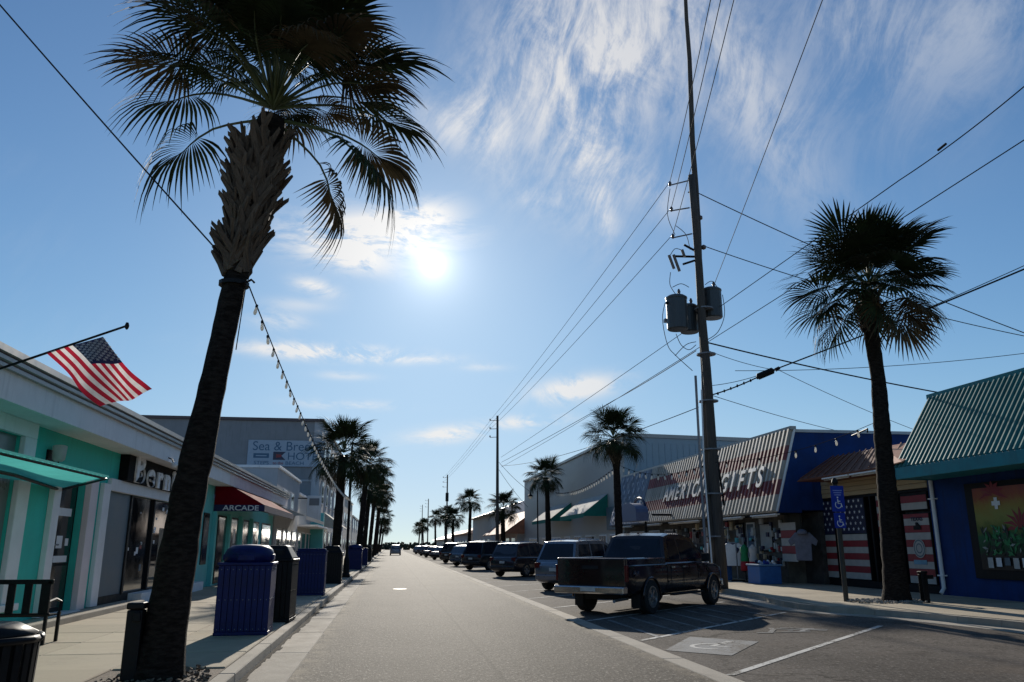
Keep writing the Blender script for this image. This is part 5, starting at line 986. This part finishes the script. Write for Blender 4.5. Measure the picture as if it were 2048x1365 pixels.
# ---------------------------------------------------------------- flag on the teal shop
fp = thing('flagpole', 'slanted dark flagpole fixed to the white fascia of the teal shop', 'flagpole', (-5.9, 12.6, 4.15)); p0 = Vector((-5.88, 12.6, 4.12)); p1 = AY(254, 652, 12.6)
MB().tube([p0, p1], [.02, .018], 8).build('shaft', M_dark, fp); MB().lathe([(.012, -.06), (.03, -.03), (.035, 0), (.02, .05)], 10, p1).build('finial', M_dark, fp); MB().lathe([(.05, -.05), (.05, .06)], 10, p0).build('bracket', M_white, fp)
h1 = AY(206, 674, 12.58); h0 = AY(92, 706, 12.58); f1 = AY(301, 786, 12.9); f0 = AY(204, 812, 12.3); U, V = 40, 26
def fpt(a, b):                                              # a: along the fly, b: 0 bottom .. 1 top of the hoist
    p = (h0.lerp(h1, b)).lerp(f0.lerp(f1, b), a); k = .16*a**.8
    return p+Vector((.35*k*sin(a*5+b*3.), k*sin(a*6.3+b*5.2+.4)*1.3, -.32*k*sin(b*7+a*3.2)))
fl = MB()
vs = [fpt(i/U, j/V) for i in range(U+1) for j in range(V+1)]; fs_ = []; mi = []
for i in range(U):
    for j in range(V):
        fs_.append((i*(V+1)+j, (i+1)*(V+1)+j, (i+1)*(V+1)+j+1, i*(V+1)+j+1)); s_ = j//2
        mi.append(2 if (i < U*.4 and s_ >= 6) else (0 if s_ % 2 == 0 else 1))
fl.add(vs, fs_); fl.mi = mi
FRd = mat('flag_red', (.36, .012, .03), .7, trans=.45); FWt = mat('flag_white', (.66, .62, .60), .7, trans=.45); FNv = mat('flag_navy', (.012, .014, .05), .7, trans=.2)
FL = fl.build('flag', [FRd, FWt, FNv], None, smooth=True); tag(FL, 'stars and stripes flag hanging from the slanted pole over the teal shop', 'flag')
st = MB()
for r_ in range(9):
    for k in range(6 if r_ % 2 == 0 else 5):
        a = (.025+.06*k+(.03 if r_ % 2 else 0))+.012; b_ = 6/13+.04+(7/13-.06)*r_/8; c = fpt(a, b_); ua = (fpt(a+.01, b_)-c).normalized(); ub = (fpt(a, b_+.01)-c).normalized(); nn_ = ua.cross(ub).normalized()
        for sg_ in (1, -1): star(st, c+nn_*.006*sg_, .036, ua, ub)
st.build('star_print', FWt, FL)
# ---------------------------------------------------------------- vehicles (local: +Y forward, +X right)
dg_ = bpy.context.evaluated_depsgraph_get
def cut_arches(o, ys_, r, hw):
    b = MB()
    for y in ys_: b.lathe([(r, -hw-.3), (r, hw+.3)], 24, (0, y, r*.93), Euler((0, pi/2, 0)).to_matrix())
    c = b.build('cutter', M_under, None, world=False); c.data.materials.clear(); c.data.materials.append(M_under)
    m = o.modifiers.new('b', 'BOOLEAN'); m.object = c; m.operation = 'DIFFERENCE'; m.solver = 'EXACT'; m.material_mode = 'TRANSFER'
    bpy.context.view_layer.update(); me = bpy.data.meshes.new_from_object(o.evaluated_get(dg_())); o.modifiers.clear(); o.data = me; bpy.data.objects.remove(c)
def wheel(t, x, y, r, w_, spokes=6):
    s_ = 1 if x > 0 else -1; e = thing('w', '', ''); 
    for k in ('label', 'category'): del e[k]
    e.name = 'wheel'; e.parent = t; e.location = (x, y, r)
    M3 = Euler((0, s_*pi/2, 0)).to_matrix()
    MB().lathe([(r*.62, -w_/2), (r*.9, -w_/2), (r, -w_/2+.03), (r, w_/2-.03), (r*.93, w_/2), (r*.66, w_/2+.005), (r*.62, w_/2-.02), (r*.62, -w_/2)], 28, (0, 0, 0), M3).build('tyre', M_tyre, e, world=False, smooth=False)
    b = MB(); b.lathe([(r*.64, w_/2-.05), (r*.64, w_/2), (r*.57, w_/2), (r*.55, w_/2-.05)], 28, (0, 0, 0), M3); b.lathe([(r*.6, w_/2-.12), (r*.6, w_/2-.11)], 20, (0, 0, 0), M3)
    for k in range(spokes):
        a = 2*pi*k/spokes; R3 = M3 @ Euler((0, 0, a)).to_matrix(); b.obox(R3 @ Vector((r*.34, 0, w_/2-.03)), (r*.52, r*.15, .03), R3)
    b.lathe([(r*.16, w_/2-.04), (r*.14, w_/2+.01)], 12, (0, 0, 0), M3); b.build('rim', M_rim, e, world=False)
def loft(name, st, m, t, smooth=True):
    # stations: (y, half_width, z_bottom, z_shoulder, z_top, top_half_width)
    b = MB(); n = None; rings = []
    for y, hw, zb, zs, zt, tw in st:
        h = [(hw*.80, zb), (hw*.955, zb+.05), (hw*.985, lerp(zb, zs, .35)), (hw, lerp(zb, zs, .72)), (hw*.985, zs-.03), (lerp(hw, tw, .35), lerp(zs, zt, .55)), (tw, zt-.012), (tw*.55, zt+.012)]
        rings.append([(x, y, z) for x, z in h]+[(-x, y, z) for x, z in h[::-1]])
    n = len(rings[0]); vs = [p for r_ in rings for p in r_]
    fs = [(i*n+j, (i+1)*n+j, (i+1)*n+(j+1) % n, i*n+(j+1) % n) for i in range(len(rings)-1) for j in range(n)]+[tuple(range(n)), tuple(range(len(vs)-1, len(vs)-n-1, -1))]
    b.add(vs, fs); return b.build(name, m, t, world=False, smooth=smooth)
def cab(t, prof, zb, wb, wr, m, glass, pillars, rear=True, front=True, name='cabin'):
    # prof: outline (y, z) from rear base over the roof to the windscreen base; wb/wr: half widths at belt and roof
    zr = max(z for y, z in prof); xw = lambda z: lerp(wb, wr, (z-zb)/(zr-zb))
    b = MB(); rows = []
    for y, z in prof: x = xw(z); rows.append([(x, y, z-.0), (x*.86, y, z+.022*(z > zb+.2)), (0, y, z+.035*(z > zb+.2)), (-x*.86, y, z+.022*(z > zb+.2)), (-x, y, z)])
    k = len(rows); b.add([p for r_ in rows for p in r_], [(i*5+j, i*5+j+1, (i+1)*5+j+1, (i+1)*5+j) for i in range(k-1) for j in range(4)])
    for s_ in (1, -1): b.poly(*[(s_*xw(z), y, z) for y, z in (prof if s_ > 0 else prof[::-1])])
    b.build(name, m, t, world=False, bevel=.02)
    for poly in glass:                                       # side windows
        for s_ in (1, -1): MB().slab([(s_*(xw(z)+.006), y, z) for y, z in (poly if s_ < 0 else poly[::-1])], .008).build('window', M_cglass, t, world=False)
    def screen(a, c):
        A_, C_ = Vector((0, *a)), Vector((0, *c)); d = C_-A_; nrm = Vector((0, d.z, -d.y)).normalized(); nrm = nrm if nrm.z > 0 else -nrm
        p, q_ = A_+d*.12+nrm*.008, A_+d*.9+nrm*.03; x0, x1 = xw(p.z)-.09, xw(q_.z)-.10
        MB().slab([(-x0, p.y, p.z), (x0, p.y, p.z), (x1, q_.y, q_.z), (-x1, q_.y, q_.z)], -.008 if a[0] > c[0] else .008).build('windscreen', M_cglass, t, world=False)
    if rear: screen(prof[0], rear)
    if front: screen(prof[-1], front)
def paint(name, c, metal=.35): return mat(name, c, .30, metal=metal, var=.04, scale=3, world=False, coat=1., spec=.5)
def lamps(t, y, x0, x1, z0, z1, m, name, th=.04):
    for s_ in (1, -1): MB().box(min(s_*x0, s_*x1), max(s_*x0, s_*x1), min(y, y+th), max(y, y+th), z0, z1).build(name, m, t, world=False, bevel=.012)
CARG = 'vehicles parked at an angle along the street'
def suv(label, loc, heading, col, L=4.75, Wd=1.9, H=1.78, sedan=False, rack=True, group=CARG):
    t = thing('parked_car', label, 'car', loc, heading, group); hw = Wd/2; m = col; r = .36 if not sedan else .33; y0, y1 = -L/2, L/2; zb = .24; bl = 1.02 if not sedan else .92
    st = [(y0, hw*.82, .42, .80, .92, hw*.72), (y0+.06, hw*.90, .34, .92, bl-.02, hw*.80), (y0+.3, hw*.97, .27, bl-.03, bl+.02, hw*.86), (y0+1., hw, zb, bl-.02, bl+.02, hw*.88), (0, hw, zb, bl-.04, bl, hw*.88), (y1-1.45, hw, zb, bl-.06, bl-.02, hw*.88), (y1-.9, hw*.985, zb, bl-.12, bl-.06, hw*.84), (y1-.35, hw*.94, .27, bl-.22, bl-.14, hw*.75), (y1-.08, hw*.84, .30, bl-.34, bl-.24, hw*.64), (y1, hw*.72, .36, .58, .66, hw*.56)]
    o = loft('body', st, m, t); cut_arches(o, (y0+.92, y1-.92), r*1.14, hw)
    if sedan:
        pr = [(y0+.55, bl-.01), (y0+1.25, H-.06), (y0+1.7, H), (y0+2.4, H-.01), (y1-1.85, H-.1), (y1-1.1, bl-.03)]
        gl = [[(y0+1.05, bl+.05), (y0+1.45, H-.13), (y0+2.25, H-.10), (y0+2.25, bl+.05)], [(y0+2.33, bl+.05), (y0+2.33, H-.10), (y1-1.95, H-.17), (y1-1.42, bl+.05)]]
        rear, front = (y0+1.25, H-.06), (y1-1.85, H-.1)
    else:
        pr = [(y0+.12, bl-.01), (y0+.362, 1.48), (y0+.50, H-.05), (y0+.95, H), (y0+2.2, H+.01), (y1-2.1, H-.05), (y1-1.95, H-.1), (y1-1.15, bl-.04)]
        gl = [[(y0+.45, bl+.07), (y0+.62, H-.14), (y0+1.35, H-.11), (y0+1.35, bl+.06)], [(y0+1.44, bl+.06), (y0+1.44, H-.11), (y0+2.35, H-.11), (y0+2.35, bl+.05)], [(y0+2.44, bl+.05), (y0+2.44, H-.11), (y1-2.1, H-.17), (y1-1.5, bl+.04)]]
        rear, front = (y0+.50, H-.05), (y1-1.95, H-.1)
    cab(t, pr, bl-.01, hw*.89, hw*.72, m, gl, None, rear, front)
    for y in (y0+.92, y1-.92):
        for s_ in (1, -1): wheel(t, s_*(hw-.12), y, r, .23, 5)
    lamps(t, y0+.0, hw*.62, hw*.88, .80, 1.0, M_tail, 'tail_light', .12); lamps(t, y1-.16, hw*.5, hw*.78, bl-.36, bl-.24, M_headl, 'head_light', .06)
    MB().box(-hw*.82, hw*.82, y0-.05, y0+.1, .38, .58).build('bumper', M_under if sedan else m, t, world=False, bevel=.03); MB().box(-hw*.74, hw*.74, y1-.06, y1+.03, .30, .50).build('bumper', m, t, world=False, bevel=.03)
    MB().box(-.16, .16, y0-.035, y0-.0, .70, .82).build('licence_plate', M_plate, t, world=False)
    for s_ in (1, -1):
        MB().obox((s_*(hw+.09), y1-1.62, bl+.08), (.18, .09, .14)).build('mirror', m, t, world=False, bevel=.03)
        for yy in (y0+1.55, y0+2.55): MB().box(s_*hw-.01, s_*hw+.02, yy, yy+.2, bl-.17, bl-.13).build('door_handle', M_chrome, t, world=False)
        if rack and not sedan: MB().tube([(s_*hw*.64, y0+.8, H), (s_*hw*.64, y0+.9, H+.06), (s_*hw*.64, y1-2.4, H+.05), (s_*hw*.64, y1-2.25, H)], .018, 6).build('roof_rail', M_chrome, t, world=False)
    return t
def truck(label, loc, heading, col):
    t = thing('pickup_truck', label, 'pickup truck', loc, heading, CARG); L = 6.25; hw = .99; y0, y1 = -L/2, L/2; r = .40; ax = (y0+1.28, y1-.98); bl = 1.20
    st = [(y0+.02, hw*.93, .60, 1.08, 1.14, hw*.90), (y0+.10, hw*.965, .52, 1.14, 1.17, hw*.93), (y0+.5, hw*.98, .46, 1.14, 1.17, hw*.94), (y0+2.2, hw*.98, .42, 1.14, 1.17, hw*.94), (y0+2.25, hw*.98, .42, bl-.04, bl, hw*.92), (y1-2.1, hw*.98, .42, bl-.04, bl, hw*.92), (y1-1.6, hw*.98, .42, bl-.08, bl-.02, hw*.88), (y1-.5, hw*.96, .44, bl-.15, bl-.07, hw*.82), (y1-.12, hw*.90, .46, bl-.24, bl-.14, hw*.76), (y1, hw*.84, .50, .86, .94, hw*.72)]
    o = loft('body', st, col, t); cut_arches(o, ax, r*1.17, hw)
    for x0, x1, ya, yb in ((hw*.84, hw*.955, y0+.06, y0+2.2), (-hw*.955, -hw*.84, y0+.06, y0+2.2)): MB().box(x0, x1, ya, yb, 1.12, 1.32).build('bed_wall', col, t, world=False, bevel=.03)
    MB().box(-hw*.94, hw*.94, y0-.015, y0+.055, .66, 1.32).build('tailgate', col, t, world=False, bevel=.03); MB().box(-.22, .22, y0-.03, y0-.016, 1.06, 1.14).build('tailgate_handle', M_under, t, world=False, bevel=.01)
    MB().box(-hw*.83, hw*.83, y0+.06, y0+2.2, 1.175, 1.19).build('bed_floor', M_under, t, world=False)
    pr = [(y0+2.22, bl-.01), (y0+2.38, 1.55), (y0+2.52, 1.83), (y0+2.9, 1.90), (y0+3.6, 1.90), (y1-1.95, 1.80), (y1-1.35, bl-.03)]
    gl = [[(y0+2.52, bl+.07), (y0+2.66, 1.75), (y0+3.18, 1.78), (y0+3.18, bl+.06)], [(y0+3.28, bl+.05), (y0+3.28, 1.78), (y1-2.1, 1.72), (y1-1.66, bl+.05)]]
    cab(t, pr, bl-.01, hw*.93, hw*.74, col, gl, None, (y0+2.52, 1.83), (y1-1.95, 1.80))
    for y in ax:
        for s_ in (1, -1): wheel(t, s_*(hw-.13), y, r, .27, 5)
    lamps(t, y0-.012, hw*.80, hw*.985, .78, 1.16, M_tail, 'tail_light', .1); lamps(t, y1-.1, hw*.55, hw*.84, .82, 1.0, M_headl, 'head_light', .06)
    MB().box(-hw*.96, hw*.96, y0-.16, y0+.06, .50, .68).build('bumper', M_chrome, t, world=False, bevel=.035); MB().box(-.2, .2, y0-.166, y0-.14, .56, .66).build('licence_plate', M_plate, t, world=False); MB().box(-hw*.9, hw*.9, y1-.05, y1+.06, .48, .66).build('bumper', M_chrome, t, world=False, bevel=.03)
    for s_ in (1, -1):
        MB().obox((s_*(hw+.12), y1-1.78, bl+.10), (.22, .10, .22)).build('mirror', M_under, t, world=False, bevel=.03)
        for yy in (y0+2.65, y0+3.32): MB().box(s_*hw*.985-.008, s_*hw*.985+.022, yy, yy+.18, bl-.15, bl-.11).build('door_handle', M_chrome, t, world=False)
        MB().box(s_*hw*.985-.008, s_*hw*.985+.012, y0+2.3, y1-1.5, .70, .74).build('trim_strip', M_chrome, t, world=False); MB().obox((s_*(hw-.03), (y0+2.2+y1-1.6)/2, .40), (.14, 1.9, .05)).build('running_board', M_under, t, world=False, bevel=.015)
        for i, s2 in enumerate(('4x4',)):
            Mx = Matrix(((0, 0, 1), (1, 0, 0), (0, 1, 0))) if s_ > 0 else Matrix(((0, 0, -1), (-1, 0, 0), (0, 1, 0)))
            c_ = text(s2, .17, M_chrome, None, (0, 0, 0), Matrix.Identity(3), .006, 'badge', bold=.004); c_.parent = t; c_.matrix_basis = Matrix.Translation((s_*(hw*.982+.004), y0+.48, .96)) @ Mx.to_4x4()
        MB().lathe([(.085, 0), (.085, .01)], 14, (s_*(hw*.985), y0+.95, 1.02) if False else (s_*hw*.983, y0+.16, .98), Euler((0, s_*pi/2, 0)).to_matrix()).build('fuel_cap', M_chrome if False else col, t, world=False)
    for s_ in (1, -1):
        for yy, za, zb2 in ((y0+2.235, .5, 1.14), (y0+2.46, .62, 1.17), (y0+3.24, .62, 1.17), (y1-2.02, .6, 1.14)): MB().box(s_*hw*.98-.004, s_*hw*.98+.0035, yy, yy+.014, za, zb2).build('shut_line', M_under, t, world=False)
        for ya in ax: MB().tube([(s_*(hw*.985), ya+r*1.19*cos(a), r*.93+r*1.19*sin(a)) for a in [pi*k/14 for k in range(15)]], .028, 6).build('wheel_arch_flare', col, t, world=False, smooth=True)
    MB().tube([(hw*.8, y1-1.5, bl), (hw*.82, y1-1.62, bl+.75)], .006, 5).build('aerial', M_dark, t, world=False); MB().lathe([(.03, 1.93), (.03, 1.97)], 10, (0, y0+2.62, -.03)).build('brake_lamp', M_tail, t, world=False)
    MB().tube([(.5, y0+.9, .36), (.5, y0+.2, .34), (.62, y0-.02, .34)], .035, 8).build('exhaust', M_galv, t, world=False); MB().box(-.5, .5, y0+.6, y1-1., .34, .44).build('chassis', M_under, t, world=False); MB().tube([(-.8, ax[0], r), (.8, ax[0], r)], .06, 8).build('axle', M_under, t, world=False)
    for s_ in (1, -1): MB().box(s_*.78-.12, s_*.78+.12, ax[0]-.52, ax[0]-.5, .16, .5).build('mud_flap', M_under, t, world=False)
    return t
HD = -pi/4
def at45(rx, ry, L, off=0.): # rear-left wheel contact -> centre of the vehicle
    f = Vector((.707, .707, 0)); s_ = Vector((.707, -.707, 0)); return Vector((rx, ry, 0))+s_*.80+f*(L/2-.95)
def place_truck():
    c = Vector((5.62, 20.35, 0))+Vector((.707, .707, 0))*(6.25/2-1.28); truck('dark maroon pickup truck with chrome bumper, nearest parked vehicle', c, HD+R(1.5), paint('maroon_paint', (.015, .004, .005)))
place_truck()
suv('silver grey SUV with roof rails parked behind the pickup truck', at45(6.02, 30.9, 4.75), HD, paint('silver_paint', (.20, .215, .25), .6))
suv('dark plum SUV parked beyond the silver grey SUV', at45(6.03, 44.6, 4.7), HD, paint('dark_plum_paint', (.020, .014, .022)), H=1.74)
suv('black boxy SUV with bright roof edge, third along the row after the pickup truck', at45(5.6, 57.2, 4.9), HD, paint('black_paint', (.010, .011, .014)), L=5.0, H=1.88)
suv('blue grey hatchback between two dark SUVs', at45(5.5, 67.5, 4.4), HD, paint('blue_grey_paint', (.09, .11, .14), .6), L=4.4, H=1.62)
suv('black SUV past the blue grey hatchback', at45(5.4, 79, 4.7), HD, paint('black_paint', ()), H=1.85)
suv('grey sedan farther along the parked row', at45(5.4, 98, 4.6), HD, paint('grey_paint', (.11, .11, .12), .5), sedan=True, H=1.48)
suv('dark sedan near the far end of the parked row', at45(5.3, 118, 4.6), HD, paint('charcoal_paint', (.03, .03, .034)), sedan=True, H=1.5)
suv('dark hatchback at the far end of the parked row', at45(5.3, 138, 4.4), HD, paint('charcoal_paint', ()), L=4.4, H=1.6)
suv('farthest small parked car before the dunes', at45(5.3, 165, 4.4), HD, paint('grey_paint', ()), L=4.4, H=1.55)
suv('pale SUV driving away in the middle of the lane', (1.05, 146, 0), 0, paint('pale_car_paint', (.26, .26, .27), .0), H=1.75, group='vehicles on the road')
